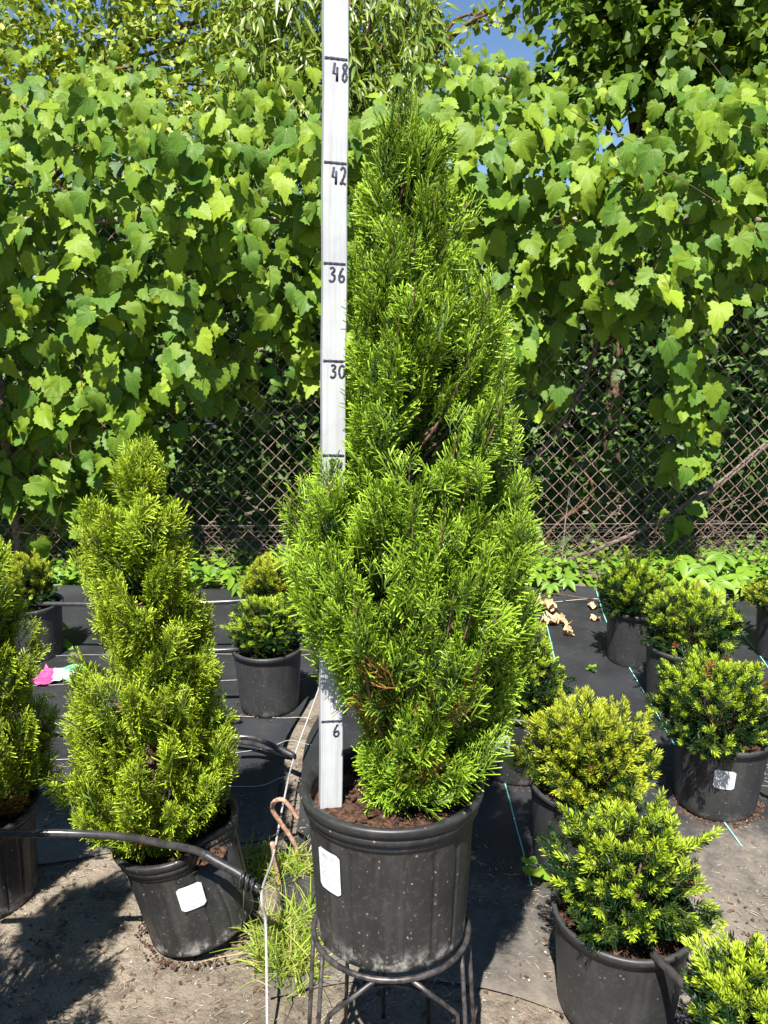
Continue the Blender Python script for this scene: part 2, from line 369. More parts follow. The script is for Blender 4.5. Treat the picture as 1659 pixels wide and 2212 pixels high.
def scale_spray(seed, dens=1.0):
    """flat fan of an arborvitae: axis, side twigs, their scale-leaved tips"""
    g = np.random.default_rng(seed); segs = []
    bend = g.uniform(-.35, .35)
    def ax(t): return np.array([bend * t * t * .5, t])
    for i in range(4):
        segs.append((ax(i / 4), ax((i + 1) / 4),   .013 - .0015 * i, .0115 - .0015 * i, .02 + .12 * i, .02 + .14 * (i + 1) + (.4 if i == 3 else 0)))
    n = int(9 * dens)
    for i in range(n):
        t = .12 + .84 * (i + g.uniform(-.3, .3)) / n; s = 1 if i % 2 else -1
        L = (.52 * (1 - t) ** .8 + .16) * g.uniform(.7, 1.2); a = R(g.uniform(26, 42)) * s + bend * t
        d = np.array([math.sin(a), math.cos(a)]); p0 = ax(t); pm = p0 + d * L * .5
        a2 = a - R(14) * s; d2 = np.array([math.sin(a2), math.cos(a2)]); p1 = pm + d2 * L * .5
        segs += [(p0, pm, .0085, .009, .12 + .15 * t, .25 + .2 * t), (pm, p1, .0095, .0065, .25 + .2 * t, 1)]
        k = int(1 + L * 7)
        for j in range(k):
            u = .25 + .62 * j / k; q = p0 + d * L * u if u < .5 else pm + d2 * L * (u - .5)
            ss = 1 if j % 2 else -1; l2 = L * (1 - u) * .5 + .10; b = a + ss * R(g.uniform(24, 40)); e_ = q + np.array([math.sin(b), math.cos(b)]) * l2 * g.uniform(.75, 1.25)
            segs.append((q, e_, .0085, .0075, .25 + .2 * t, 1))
    V = []; F = []; tp = []
    curl = g.uniform(-.25, .3); cup = g.uniform(-.3, .3)
    for p0, p1, w0, w1, t0, t1 in segs:
        d = unit(p1 - p0); nrm = np.array([d[1], -d[0]]); b = len(V); tz = g.normal(0, .02); tws = g.uniform(-1.5, 1.5)
        for q, sgn, wd in ((p0, -1, w0), (p0, 1, w0), (p1, 1, w1), (p1, -1, w1)):
            xy = q + nrm * sgn * wd; V.append((xy[0], xy[1], -curl * xy[1] ** 2 + cup * xy[0] ** 2 + sgn * wd * tws + (tz if q is p1 else 0)))
        tp += [t0, t0, t1, t1]; F += [(b, b + 1, b + 2), (b, b + 2, b + 3)]
    return T_(V, F, tp)
SPRAY = [scale_spray(i) for i in range(8)]
def yew_shoot(seed, new=True):
    g = np.random.default_rng(100 + seed); V = []; F = []; tp = []
    n = 36
    for i in range(n):
        t = .08 + .92 * i / (n - 1); a = i * 2.4 + g.normal(0, .3)
        rad = np.array([math.cos(a), 0, .75 * math.sin(a)]); ln = (.34 if t < .85 else .26) * g.uniform(.8, 1.15)
        d = unit(rad * (1.0 - .62 * t) + np.array([0, .35 + .55 * t, 0])); p = np.array([0, t * .85, 0]); q = p + d * ln
        sd = unit(np.cross(d, [g.normal(), g.normal(), g.normal()])); wd = .030; m = p + (q - p) * .55 + g.normal(0, .012, 3); b = len(V)
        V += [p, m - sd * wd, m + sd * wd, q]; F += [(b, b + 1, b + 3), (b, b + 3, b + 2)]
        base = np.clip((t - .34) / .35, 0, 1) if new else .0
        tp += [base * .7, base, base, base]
    b = len(V); V += [(-.014, 0, 0), (.014, 0, 0), (.006, .88, .0), (-.006, .88, 0)]; F += [(b, b + 1, b + 2), (b, b + 2, b + 3)]; tp += [.2, .2, .6, .6]
    return T_(V, F, tp)
YEWS = [yew_shoot(i) for i in range(4)] + [yew_shoot(i, False) for i in range(4, 7)]

# ------------------------------------------------------------------ ground
def hz(x, y):
    return .005 * np.sin(3.1 * x + 1.7 * y) + .004 * np.sin(5.3 * y - 2.2 * x + 1) + .003 * np.sin(11 * x + 7 * y) + .002 * np.sin(17 * y - 13 * x)
def graded(lo, hi, a, b, n, m):
    mid = np.linspace(a, b, n); e = (np.linspace(0, 1, m)[1:]) ** 2.5
    return np.concatenate([(a + (lo - a) * e)[::-1], mid, b + (hi - b) * e])
gx = graded(-70, 70, -2.4, 2.6, 130, 12); gy = graded(-30, 120, .4, 4.8, 120, 12)
def grid_mesh(name, X, Y, zfun, m, extra=None, shape=None):
    XX, YY = np.meshgrid(X, Y, indexing='ij')
    if shape: XX, YY = shape(XX, YY)
    V = np.column_stack([XX.ravel(), YY.ravel(), zfun(XX, YY).ravel()]); ny = len(Y)
    i, j = np.meshgrid(np.arange(len(X) - 1), np.arange(ny - 1), indexing='ij'); a = (i * ny + j).ravel()
    F = np.concatenate([np.column_stack([a, a + ny, a + ny + 1]), np.column_stack([a, a + ny + 1, a + 1])])
    return mesh(name, V, F, {'tip': np.zeros(len(V)) if extra is None else extra(XX, YY).ravel()}, None, [m])
def fall(x, y): return np.clip(1 - np.maximum(np.abs(x) - 2.6, 0) * .5, 0, 1) * np.clip(1 - np.maximum(y - 5, 0) * .5, 0, 1)
tag(obj('ground', grid_mesh('ground', gx, gy, lambda x, y: hz(x, y) * fall(x, y), M_DIRT)), 'dry beige dirt ground strewn with straw and chips', 'ground', kind='structure')
def wr(x, y, a): return hz(x, y) + .007 + .005 * (1 + np.sin(2.3 * x * a + 9 * y)) * .5 + .004 * (1 + np.sin(14 * x - 5 * y)) * .5
def seam(y): return -.285 + .035 * np.sin(2.1 * y + .5) + .015 * np.sin(7 * y)
def mat_sheet(name, left):
    u = np.linspace(0, 1, 90); v = np.linspace(0, 1, 110)
    def shape(U, Vv):
        y0 = (1.86 + .10 * np.sin(3.5 * U * 2.4) + .05 * np.sin(13 * U) + .02 * np.sin(31 * U)) if left else (1.30 + .12 * np.sin(4 * U * 2.4 + 1) + .05 * np.sin(15 * U))
        y1 = 4.05 + .02 * np.sin(9 * U) + .012 * np.sin(23 * U)
        Y = y0 + (y1 - y0) * Vv
        if left: X = -3.2 + (seam(Y) - .02 + 3.2) * U
        else: X = seam(Y) + .05 + (3.3 - seam(Y)) * U
        return X, Y
    def z(x, y):
        e = np.exp(-((y - 4.0) / .05) ** 2) * .02          # rolled back hem
        s = np.exp(-((x - seam(y)) / .05) ** 2) * (.022 + .014 * np.sin(9 * y))
        f = np.exp(-((y - (1.9 if left else 1.4)) / .10) ** 2) * -.006
        return wr(x, y, 1 if left else 1.3) + e + s + f
    def dust(x, y):
        d = np.clip((2.45 - y) / .75, 0, 1.0) if left else np.clip((2.15 - y) / .95, 0, 1) + .35 * np.exp(-((x - .95) / .45) ** 2 - ((y - 1.85) / .55) ** 2)
        return d
    return tag(obj(name, grid_mesh(name, u, v, z, M_MAT, dust, shape)), kind='structure'), z
matL, zL = mat_sheet('weed_fabric', True)
tag(matL, 'black woven weed fabric laid under the arborvitae row, with pale crosswise threads', 'weed fabric')
matR, zR = mat_sheet('weed_fabric', False)
tag(matR, 'black woven weed fabric with green marker threads running towards the fence', 'weed fabric')
def thread(parent, pts, m, wd=.0035, zf=zL):
    p = smooth_path(np.array(pts), 10); p = np.column_stack([p[:, 0], p[:, 1], zf(p[:, 0], p[:, 1]) + .0045])
    d = unit(np.gradient(p, axis=0)); n = np.column_stack([-d[:, 1], d[:, 0], 0 * d[:, 0]]) * wd * .5
    V = np.concatenate([p - n, p + n]); k = len(p); a = np.arange(k - 1)
    obj('thread', mesh('thread', V, np.concatenate([np.column_stack([a, a + 1, a + k + 1]), np.column_stack([a, a + k + 1, a + k])]), None, None, [m]), parent)
def G(px, py): return P(px, py, z=.012)[:2]
for pl in ([(1284, 1272), (1314, 1350), (1348, 1427), (1378, 1478), (1464, 1624), (1550, 1759), (1602, 1832)],
           [(1165, 1285), (1175, 1327), (1210, 1475), (1245, 1600), (1290, 1720)],
           [(1062, 1480), (1084, 1657), (1104, 1740), (1130, 1835), (1149, 1910)],
           [(1548, 1275), (1575, 1318), (1640, 1420), (1700, 1500)]):
    thread(matR, [G(*q) for q in pl], M_STRIPE_G, .0038, zR)
thread(matR, [G(1130, 1304), G(1300, 1296), G(1480, 1288), G(1655, 1283)], M_STRIPE_W, .005, zR)
for ya, yb in ((1418, 1414), (1475, 1464), (1545, 1556), (1635, 1618), (1706, 1700)):
    thread(matL, [G(-40, ya + 8), G(200, ya + 4), G(440, ya), G(560, (ya + yb) / 2), G(672, yb)], M_STRIPE_W, .0024, zL)

# ------------------------------------------------------------------ chain link fence
FY = 4.28; PXW = .0425; FZ0 = .02; FH = 1.90
fence = empty('chain_link_fence', (0, FY, 0))
tag(fence, 'rusty chain link fence behind the pots, half hidden by vines', 'fence')
def zig(flip):
    n = int(FH / PXW); pts = []; 
    for i in range(n + 1):
        s = (i % 2) ^ flip
        x = PXW if s else 0.0
        pts.append((x + (-.0015 if s else .0015), .0022 if s else -.0022, FZ0 + i * PXW))
    V, F = tube(np.array(pts), .0028, 4, False); return mesh('wire', V, F, None, None, [M_RUSTW])
zg = [zig(0), zig(1)]
fr = random.Random(3)
for i in range(-75, 76):
    o = obj('wire', zg[i % 2], fence, (i * PXW, 0, 0)); o.rotation_euler = (0, fr.gauss(0, .0016), 0)
for x in (-2.1, .62, 3.1):
    v, f = tube([(x, .05, 0), (x, .05, FH + .08)], .024, 12); MB().add(v, f).build('post', M_GALV, fence)
v, f = tube([(-3.2, .05, FH + .03), (3.2, .05, FH + .03)], .018, 10); MB().add(v, f).build('top_rail', M_GALV, fence)
# chicken wire along the foot
cw = MB(); hw, hh = .036, .0345; zt = .30
for r_ in range(int(zt / (hh * .75)) + 1):
    for c_ in range(int(6.0 / hw)):
        x = -3.0 + c_ * hw + (hw / 2 if r_ % 2 else 0); z = .005 + r_ * hh * .75
        a, b, c, d = (x, 0, z), (x + hw / 2, 0, z + hh * .25), (x + hw, 0, z), (x + hw / 2, 0, z + hh * .75)
        jig = lambda p: (p[0] + .004 * math.sin(9 * p[0] + 31 * p[2]), .004 * math.sin(5 * p[0]), p[2] + .004 * math.sin(7 * p[0]))
        for e in ((a, b), (b, c), (b, d)):
            v, f = tube([jig(e[0]), jig(e[1])], .0007, 3, False); cw.add(v, f)
v, f = tube([(-3, 0, .312), (-1, .002, .305), (0.2, 0, .31), (1.4, .002, .318), (3, 0, .315)], .0014, 4, False); cw.add(v, f)
tag(cw.build('chicken_wire', M_GALV, None, loc=(0, FY - .02, 0)), 'fine hexagonal chicken wire strip along the foot of the chain link fence', 'wire mesh')

# ------------------------------------------------------------------ grape vines
def rot_to(D, Nn, s): return frames(D, Nn, s)
def in_poly(x, y, poly):
    poly = np.asarray(poly, float); inside = np.zeros(len(x), bool); j = len(poly) - 1
    for i in range(len(poly)):
        xi, yi, xj, yj = *poly[i], *poly[j]
        c = ((yi > y) != (yj > y)) & (x < (xj - xi) * (y - yi) / (yj - yi + 1e-12) + xi); inside ^= c; j = i
    return inside
def curtain_depth(px, py):
    """how far the face of the vine curtain stands: bulging over the fence top, close to the mesh below"""
    t = np.clip((py - 250) / 900, -.4, 1.1)
    return 3.82 + .30 * np.clip(t, 0, 1.1) ** 2 + 1.6 * np.clip(-t, 0, 1) + .12 * np.sin(px * .011 + 1) + .13 * np.sin(px * .027 + py * .017) * np.sin(py * .024 - px * .009) + .06 * np.sin(px * .05 + py * .031)
leaf_meshes = []
for k, t in enumerate(GRAPE):
    leaf_meshes.append([])
    for c in range(4):
        n = len(t['V']); leaf_meshes[k].append(mesh('leaf', t['V'], t['F'], {'tip': t['tip'], 'rnd': np.full(n, .12 + .25 * c), 'ext': np.zeros(n)}, t['uv'], [M_VINE]))
def vine(name_label, polys, n, seed, base, sizes=(.048, .130), nobj=300, holes=(), stems=12, group=None):
    g = np.random.default_rng(seed); pts = []
    tot = sum(p[1] for p in polys)
    for poly, wgt, dy in polys:
        a = np.asarray(poly, float); lo, hi = a.min(0), a.max(0); got = []
        while len(got) < n * wgt / tot:
            q = g.uniform(lo, hi, (4000, 2)); q = q[in_poly(q[:, 0], q[:, 1], poly)]
            cl = np.sin(q[:, 0] * .019 + seed) * np.sin(q[:, 1] * .021 + 2 * seed) + .6 * np.sin(q[:, 0] * .043 + q[:, 1] * .037)
            q = q[g.uniform(-1.9, 1.2, len(q)) < cl + .35]
            got += [(x, y, dy) for x, y in q]
        pts += got[:int(n * wgt / tot)]
    pts = np.array(pts); N_ = len(pts)
    dep = curtain_depth(pts[:, 0], pts[:, 1]) + pts[:, 2] + np.abs(g.normal(0, .17, N_)) * np.where(g.random(N_) < .75, 1, 2.2) - .10 * (g.random(N_) < .12)
    T = np.array([P(a, b, Y=c) for (a, b, _), c in zip(pts, dep)])
    size = sizes[0] + (sizes[1] - sizes[0]) * g.beta(1.7, 1.7, N_)
    young = g.random(N_) < .17; size[young] *= .5; size *= np.clip(1 - (250 - pts[:, 1]) / 330, .45, 1)
    Nn = unit(np.column_stack([g.normal(-.05, .50, N_), -np.ones(N_) * 1.0 + g.normal(0, .35, N_), .62 + g.normal(0, .50, N_)]))
    D = np.column_stack([g.normal(0, .60, N_), -.25 + g.normal(0, .25, N_), -np.ones(N_) + g.normal(0, .18, N_)])
    D = unit(D - (D * Nn).sum(1, keepdims=True) * Nn)
    M = frames(D, Nn, size); tid = g.integers(0, len(GRAPE), N_)
    rnd = np.clip(g.beta(1.6, 1.9, N_) * .9 + young * .4, 0, 1)
    root = empty('grape_vine', base); tag(root, name_label, 'vine', group)
    vis = size / dep * np.exp(-(dep - curtain_depth(pts[:, 0], pts[:, 1]) - pts[:, 2]) * 2.2) * np.where((pts[:, 0] > -20) & (pts[:, 0] < 1680) & (pts[:, 1] > -20), 1, .01)
    top = np.argsort(-vis)[:nobj]; rest = np.setdiff1d(np.arange(N_), top)
    B = np.array(base)
    for i in top:
        o = obj('leaf', leaf_meshes[tid[i]][min(3, int(rnd[i] * 4))], root)
        m4 = Matrix.Identity(4)
        for r_ in range(3):
            for c_ in range(3): m4[r_][c_] = M[i][r_][c_]
            m4[r_][3] = T[i][r_] - B[r_]
        o.matrix_basis = m4
    if len(rest):
        V, F, A, UV = scatter(GRAPE, tid[rest], M[rest], T[rest] - B, rnd[rest])
        tag(obj('leaf_mass', mesh('leaf_mass', V, F, A, UV, [M_VINE]), root), kind='stuff')
    st = MB()
    for k in range(stems):
        i = int(g.integers(0, N_)); p = T[i] - B; q = [p]; d = np.array([g.normal(0, .5), g.normal(0, .12), g.choice([-1, .4, .8])]) * .12
        for s in range(int(g.integers(3, 8))):
            d = d + g.normal(0, .045, 3) + [0, 0, -.012]; q.append(q[-1] + d)
        q = np.array(q); q[:, 2] = np.maximum(q[:, 2], .3)
        v, f = tube(smooth_path(q, 4), np.linspace(.0024, .001, (len(q) - 1) * 4 + 1), 5); st.add(v, f)
    # petioles
    for i in top[::2]:
        p = T[i] - B; e = p + np.array([g.normal(0, .03), .07, .03 + abs(g.normal(0, .03))]); v, f = tube([p, (p + e) / 2 + [0, 0, .012], e], .0012, 4, False); st.add(v, f)
    tv = [np.array([base[0] * 0, 0, 0.0])]
    for s in range(9): tv.append(tv[-1] + np.array([g.normal(0, .10), g.normal(0, .012), .24]))
    v, f = tube(smooth_path(tv, 4), np.linspace(.011, .004, 37), 7); st.add(v, f)
    st.build('stems', M_VSTEM, root)
    return root
LV = [(-260, 250), (60, 225), (210, 165), (300, 150), (330, 260), (450, 320), (600, 275), (700, 255), (760, 265), (800, 300), (800, 620), (760, 820), (640, 845), (560, 790), (480, 830), (420, 880), (360, 930), (330, 1080), (250, 1120), (130, 1160), (60, 1090), (-60, 1170), (-260, 1100)]
LVD = [(-260, 420), (800, 420), (800, 900), (640, 880), (360, 960), (330, 1100), (-260, 1200)]
RV = [(740, 265), (800, 240), (900, 230), (1000, 150), (1080, 120), (1200, 135), (1260, 210), (1330, 285), (1420, 250), (1490, 190), (1600, 170), (1700, 190), (1960, 240), (1960, 640), (1600, 650), (1540, 700), (1500, 690), (1450, 700), (1400, 660), (1330, 720), (1260, 680), (1220, 720), (1180, 760), (1100, 760), (960, 800), (740, 780)]
STR1 = [(1080, 690), (1190, 690), (1225, 800), (1215, 870), (1165, 900), (1120, 860)]
STR2 = [(1350, 640), (1480, 640), (1540, 760), (1560, 900), (1530, 1000), (1500, 1040), (1440, 1030), (1455, 930), (1400, 850), (1420, 740)]
STR3 = [(1440, 1100), (1500, 1090), (1500, 1140), (1440, 1160)]
g1 = (-1.3, FY + .09, 0.0); g2 = (.95, FY + .09, 0.0)
vine('broad leaved grape vine over the fence, hanging low behind the smaller arborvitaes', [(LV, 8.2, 0.0), (LVD, 3.2, .26), ([(-120, 800), (340, 830), (330, 1060), (230, 1120), (130, 1180), (-120, 1180)], 1.3, -.02), ([(-260, 110), (300, 90), (700, 150), (760, 260), (500, 330), (-260, 320)], 1.3, .25)], 2500, 11, g1)
vine('broad leaved grape vine over the fence, with strands dangling onto the bare mesh', [(RV, 8.6, 0.0), ([(p[0], p[1] + 30) for p in RV], 2.6, .26), (STR1, .34, .12), (STR2, .62, .10), (STR3, .05, .06), ([(740, 210), (980, 110), (1200, 90), (1300, 190), (1500, 130), (1960, 130), (1960, 270), (740, 290)], 1.0, .25)], 2100, 23, g2)

# ------------------------------------------------------------------ trees and growth behind the fence
def tree(name, label, base, blobs, n, tmpl, size, m, seed, droop=.3, trunk_r=.07, group=None, twig=.3, per=9, cat='tree', up=.2):
    g = np.random.default_rng(seed); B = np.array(base, float); root = empty(name, base); tag(root, label, cat, group)
    br = MB(); tips = []
    hmax = max(c[2] for c, r in blobs)
    tr = [(0, 0, -.05)]; 
    for k in range(1, 7): tr.append((g.normal(0, .05) * k * .5, g.normal(0, .05) * k * .5, hmax * k / 6 * .92))
    trs = smooth_path(tr, 4); v, f = tube(trs, np.linspace(trunk_r, trunk_r * .25, len(trs)), 8); MB().add(v, f).build('trunk', M_BARK, root)
    Ts, Ds, Ns = [], [], []
    vol = np.array([r[0] * r[1] * r[2] for c, r in blobs]) ** .8; vol /= vol.sum()
    for (c, r), w_ in zip(blobs, vol):
        c = np.array(c); r = np.array(r); k = int(n * w_ / per)
        i0 = int(np.clip(np.searchsorted(trs[:, 2], c[2] - r[2] * .9), 1, len(trs) - 1)); s0 = trs[i0]
        for b in range(4):
            e = c + g.normal(0, .4, 3) * r; mid = (s0 + e) / 2 + g.normal(0, .08, 3) + [0, 0, .1]
            v, f = tube(smooth_path([s0, mid, e], 4), np.linspace(trunk_r * .35, .006, 9), 5); br.add(v, f)
        u = unit(g.normal(0, 1, (k, 3))) * (g.random((k, 1)) ** .42); lump = 1 + .22 * np.sin(u[:, :1] * 5 + seed) * np.sin(u[:, 2:] * 6)
        tp = c + u * r * lump
        out = unit(u * r + np.array([0, 0, up]) + g.normal(0, .35, (k, 3)))
        for j in range(k):
            d = out[j]; a = tp[j]; tl = twig * g.uniform(.6, 1.3)
            s = (np.arange(per) + g.random(per)) / per
            path = a + d * (s * tl)[:, None] + np.array([0, 0, -1]) * (droop * tl * s ** 2)[:, None]
            Ts.append(path); dd = d + np.array([0, 0, -2 * droop]) * s[:, None]
            Ds.append(unit(dd * .7 + g.normal(0, .55, (per, 3)) + [0, 0, -droop]))
            Ns.append(unit(np.array([0, -.45, .9]) + g.normal(0, .5, (per, 3))))
    T = np.concatenate(Ts); D = np.concatenate(Ds); Nn = np.concatenate(Ns); q = len(T)
    sz = size * g.uniform(.6, 1.25, q); rnd = np.clip(g.normal(.5, .2, q), 0, 1)
    V, F, A, UV = scatter(tmpl, g.integers(0, len(tmpl), q), frames(D, Nn, sz), T, rnd)
    obj('crown', mesh('crown', V, F, A, UV, [m]), root); br.build('branches', M_BARK, root)
    return root
def BL(px, py, Y, rx, ry, rz, base):
    p = P(px, py, Y=Y); return (tuple(p - np.array(base)), (rx, ry, rz))
gb = 'trees and tall shrubs growing beyond the fence'
b = (-2.5, 6.3, 0)
tree('leafy_tree', 'pale green small leaved tree rising above the grape vine, beside the willow', b,
     [BL(60, 150, 6.1, .75, .5, .55, b), BL(270, 60, 6.3, .7, .5, .55, b), BL(430, 170, 6.1, .55, .45, .5, b), BL(-200, 60, 6.3, .8, .6, .8, b), BL(150, 300, 5.7, .9, .4, .35, b), BL(430, 320, 5.5, .6, .35, .3, b), BL(330, -130, 6.6, .9, .6, .5, b), BL(560, 60, 6.5, .35, .4, .4, b)],
     19000, OVATE, .056, M_TREE, 5, droop=.25, group=None, trunk_r=.06, twig=.22)
b = (-.25, 5.8, 0)
tree('willow_tree', 'willow with long narrow drooping leaves behind the measuring stick', b,
     [BL(620, 110, 5.8, .40, .38, .5, b), BL(800, 140, 5.7, .42, .38, .5, b), BL(870, 90, 6.0, .20, .35, .45, b), BL(560, 210, 5.7, .36, .35, .32, b), BL(810, 10, 6.0, .28, .35, .3, b), BL(600, -60, 6.1, .35, .4, .35, b), BL(700, 270, 5.5, .6, .35, .3, b)],
     9500, WILLOW, .115, M_WILLOW, 6, droop=.5, trunk_r=.05, twig=.34, up=-.1)
b = (1.9, 6.4, 0)
tree('leafy_tree', 'dark leafy tree overhanging the fence where the dangling strands hang', b,
     [BL(1330, 60, 6.2, .55, .5, .5, b), BL(1500, 40, 6.0, .6, .5, .55, b), BL(1640, 120, 5.9, .5, .5, .5, b), BL(1290, 20, 6.4, .20, .4, .3, b), BL(1400, -120, 6.4, .9, .6, .5, b), BL(1800, 60, 6.0, .7, .6, .8, b), BL(1400, 180, 5.9, .5, .4, .3, b), BL(1225, 150, 6.4, .14, .3, .12, b)],
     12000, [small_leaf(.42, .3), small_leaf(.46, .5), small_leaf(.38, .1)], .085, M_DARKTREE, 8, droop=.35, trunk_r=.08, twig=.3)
b = (.75, 7.6, 0)
tree('leafy_tree', 'slim grey barked tree half seen against the blue sky gap', b,
     [BL(935, 140, 7.6, .18, .3, .28, b), BL(915, 10, 7.6, .14, .3, .3, b), BL(1040, 215, 7.4, .40, .3, .18, b), BL(1060, 40, 7.6, .10, .2, .22, b)],
     1000, OVATE, .075, M_TREE, 9, droop=.35, trunk_r=.07, twig=.28)
for i, (x, Y, s, lab) in enumerate(((-4.6, 9.0, 1.3, 'far rounded tree half hidden behind the pale green tree'), (-1.2, 9.6, 1.25, 'far broad tree filling the gap behind the willow'), (4.3, 9.2, 1.25, 'far broad tree behind the dark leafy tree'))):
    tree('leafy_tree', lab, (x, Y, 0), [((0, 0, 2.9), (1.15 * s, 1.0, .7)), ((-.9 * s, 0, 2.2), (.9, .8, .9)), ((.7 * s, .2, 2.1), (.9, .8, .9)), ((0, -.3, 1.2), (1.5 * s, .8, .9))] + ([((0, 0, 4.0), (1.1, 1, .8))] if i != 1 else [((-.6, 0, 3.7), (.8, 1, .6))]),
         6000, OVATE, .13, M_DARKTREE, 30 + i, trunk_r=.11, twig=.4)
# a hedge closes the view at the back of the undergrowth
g = np.random.default_rng(78); n = 16000
X = g.uniform(-6.5, 7.0, n); Y = 7.0 + 1.3 * g.random(n); Z = 2.5 * g.random(n) ** .9
D = unit(np.column_stack([g.normal(0, .8, n), g.normal(-.3, .5, n), g.normal(-.3, .5, n)])); Nn = unit(np.column_stack([g.normal(0, .4, n), g.normal(-.6, .4, n), np.abs(g.normal(.8, .4, n))]))
V, F, A, UV = scatter(OVATE, g.integers(0, 3, n), frames(D, Nn, g.uniform(.11, .21, n)), np.column_stack([X, Y, Z]), np.clip(g.normal(.5, .25, n), 0, 1))
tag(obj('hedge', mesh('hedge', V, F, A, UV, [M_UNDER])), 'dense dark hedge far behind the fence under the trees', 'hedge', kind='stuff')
# undergrowth just behind the mesh and up to the tree line: one leafy mass
g = np.random.default_rng(77); n = 22000
X = g.uniform(-4.2, 4.4, n); Y = 4.55 + 2.5 * g.random(n) ** .9; Z = np.where(g.random(n) < .3, .35, 2.45) * g.random(n) ** .9
keep = (np.sin(X * 3.1 + 1) * np.sin(Y * 3.7) + .5 * np.sin(Z * 5 + X * 2) > -.75); X, Y, Z = X[keep], Y[keep], Z[keep]; n = len(X)
D = unit(np.column_stack([g.normal(0, .8, n), g.normal(-.3, .5, n), g.normal(-.3, .5, n)])); Nn = unit(np.column_stack([g.normal(0, .4, n), g.normal(-.5, .4, n), np.abs(g.normal(.8, .4, n))]))
tm = OVATE + [small_leaf(.48, .3)]
V, F, A, UV = scatter(tm, g.integers(0, 4, n), frames(D, Nn, g.uniform(.045, .12, n)), np.column_stack([X, Y, Z]), np.clip(g.normal(.5, .25, n), 0, 1))
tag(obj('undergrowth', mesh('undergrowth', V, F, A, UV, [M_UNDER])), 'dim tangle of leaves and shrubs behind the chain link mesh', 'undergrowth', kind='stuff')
def branch(label, pts, r0, r1, m=M_TWIG, name='dead_branch', group=None, cat='branch'):
    p = smooth_path(pts, 5); v, f = tube(p, np.linspace(r0, r1, len(p)), 7); b = MB().add(v, f)
    return tag(b.build(name, m), label, cat, group)
branch('long grey fallen branch leaning against the mesh under the dangling strands', [P(1760, 900, Y=4.36), P(1655, 962, Y=4.35), P(1560, 1040, Y=4.34), P(1450, 1110, Y=4.34), P(1330, 1170, Y=4.34), P(1180, 1225, Y=4.33), P(1080, 1262, z=.01)], .021, .008)
branch('thin pale bare stick slanting behind the bare mesh', [P(1325, 860, Y=4.34), P(1300, 930, Y=4.35), P(1255, 1010, Y=4.35), P(1225, 1100, Y=4.35), P(1210, 1262, z=.0)], .0055, .003)
branch('dark thick leaning trunk behind the lowest grape leaves', [P(-90, 860, Y=4.5), P(0, 950, Y=4.5), P(60, 1020, Y=4.5), P(140, 1110, Y=4.5), P(250, 1215, z=0.0)], .045, .03, M_BARK)
branch('thin brown stick behind the mesh beside the measuring stick', [P(470, 870, Y=4.5), P(560, 895, Y=4.45), P(640, 880, Y=4.42), P(720, 845, Y=4.40), P(800, 830, Y=4.40)], .006, .004)
branch('grey curved limb behind the mesh beside the tall arborvitae', [P(1300, 690, Y=4.45), P(1260, 830, Y=4.42), P(1180, 960, Y=4.40), P(1090, 1030, Y=4.40), P(1010, 1100, Y=4.42), P(960, 1262, z=0.0)], .012, .008)
# tangle of dead twigs caught at the foot of the mesh
tw = MB(); g = np.random.default_rng(5)
for k in range(170):
    c = P(g.normal(1440, 130) if k < 120 else g.uniform(430, 1250), g.uniform(1060, 1240) if k < 120 else g.uniform(1150, 1250), Y=FY + g.uniform(.03, .22)); c[2] = max(c[2], .02)
    d = unit(np.array([g.normal(0, 1), g.normal(0, .12), g.normal(0, .5)])) * g.uniform(.05, .2)
    q = np.array([c - d, c + g.normal(0, .02, 3) * [1, .3, 1], c + d + g.normal(0, .03, 3) * [1, .2, 1]]); q[:, 2] = np.maximum(q[:, 2], .004); q[:, 1] = np.maximum(q[:, 1], FY + .01)
    v, f = tube(smooth_path(q, 3), np.linspace(g.uniform(.0015, .0034), .001, 7), 4, False); tw.add(v, f)
tag(tw.build('dead_twigs', M_TWIG), 'tangled heap of dead grey twigs caught behind the foot of the mesh', 'twigs', kind='stuff')
# low weeds between mat and fence
g = np.random.default_rng(15); n = 7500
X = g.uniform(-2.6, 2.8, n); Y = g.uniform(4.03, 4.58, n); dens = (np.sin(X * 4.2 + .6) + .7 * np.sin(X * 9.1) + .5 * np.sin(Y * 20 + X * 5) > -1.05); X, Y = X[dens], Y[dens]; n = len(X)
Z = .01 + .13 * g.random(n) ** 1.6
D = unit(np.column_stack([g.normal(0, .8, n), g.normal(-.7, .5, n), g.normal(.05, .4, n)])); Nn = unit(np.column_stack([g.normal(0, .3, n), g.normal(-.4, .3, n), np.ones(n)]))
V, F, A, UV = scatter(OVATE + [small_leaf(.5, .2)], g.integers(0, 4, n), frames(D, Nn, g.uniform(.025, .062, n)), np.column_stack([X, Y, Z]), g.random(n))
tag(obj('low_weeds', mesh('low_weeds', V, F, A, UV, [M_CREEP])), 'low bright green weeds and ivy along the foot of the fence', 'weeds', kind='stuff')
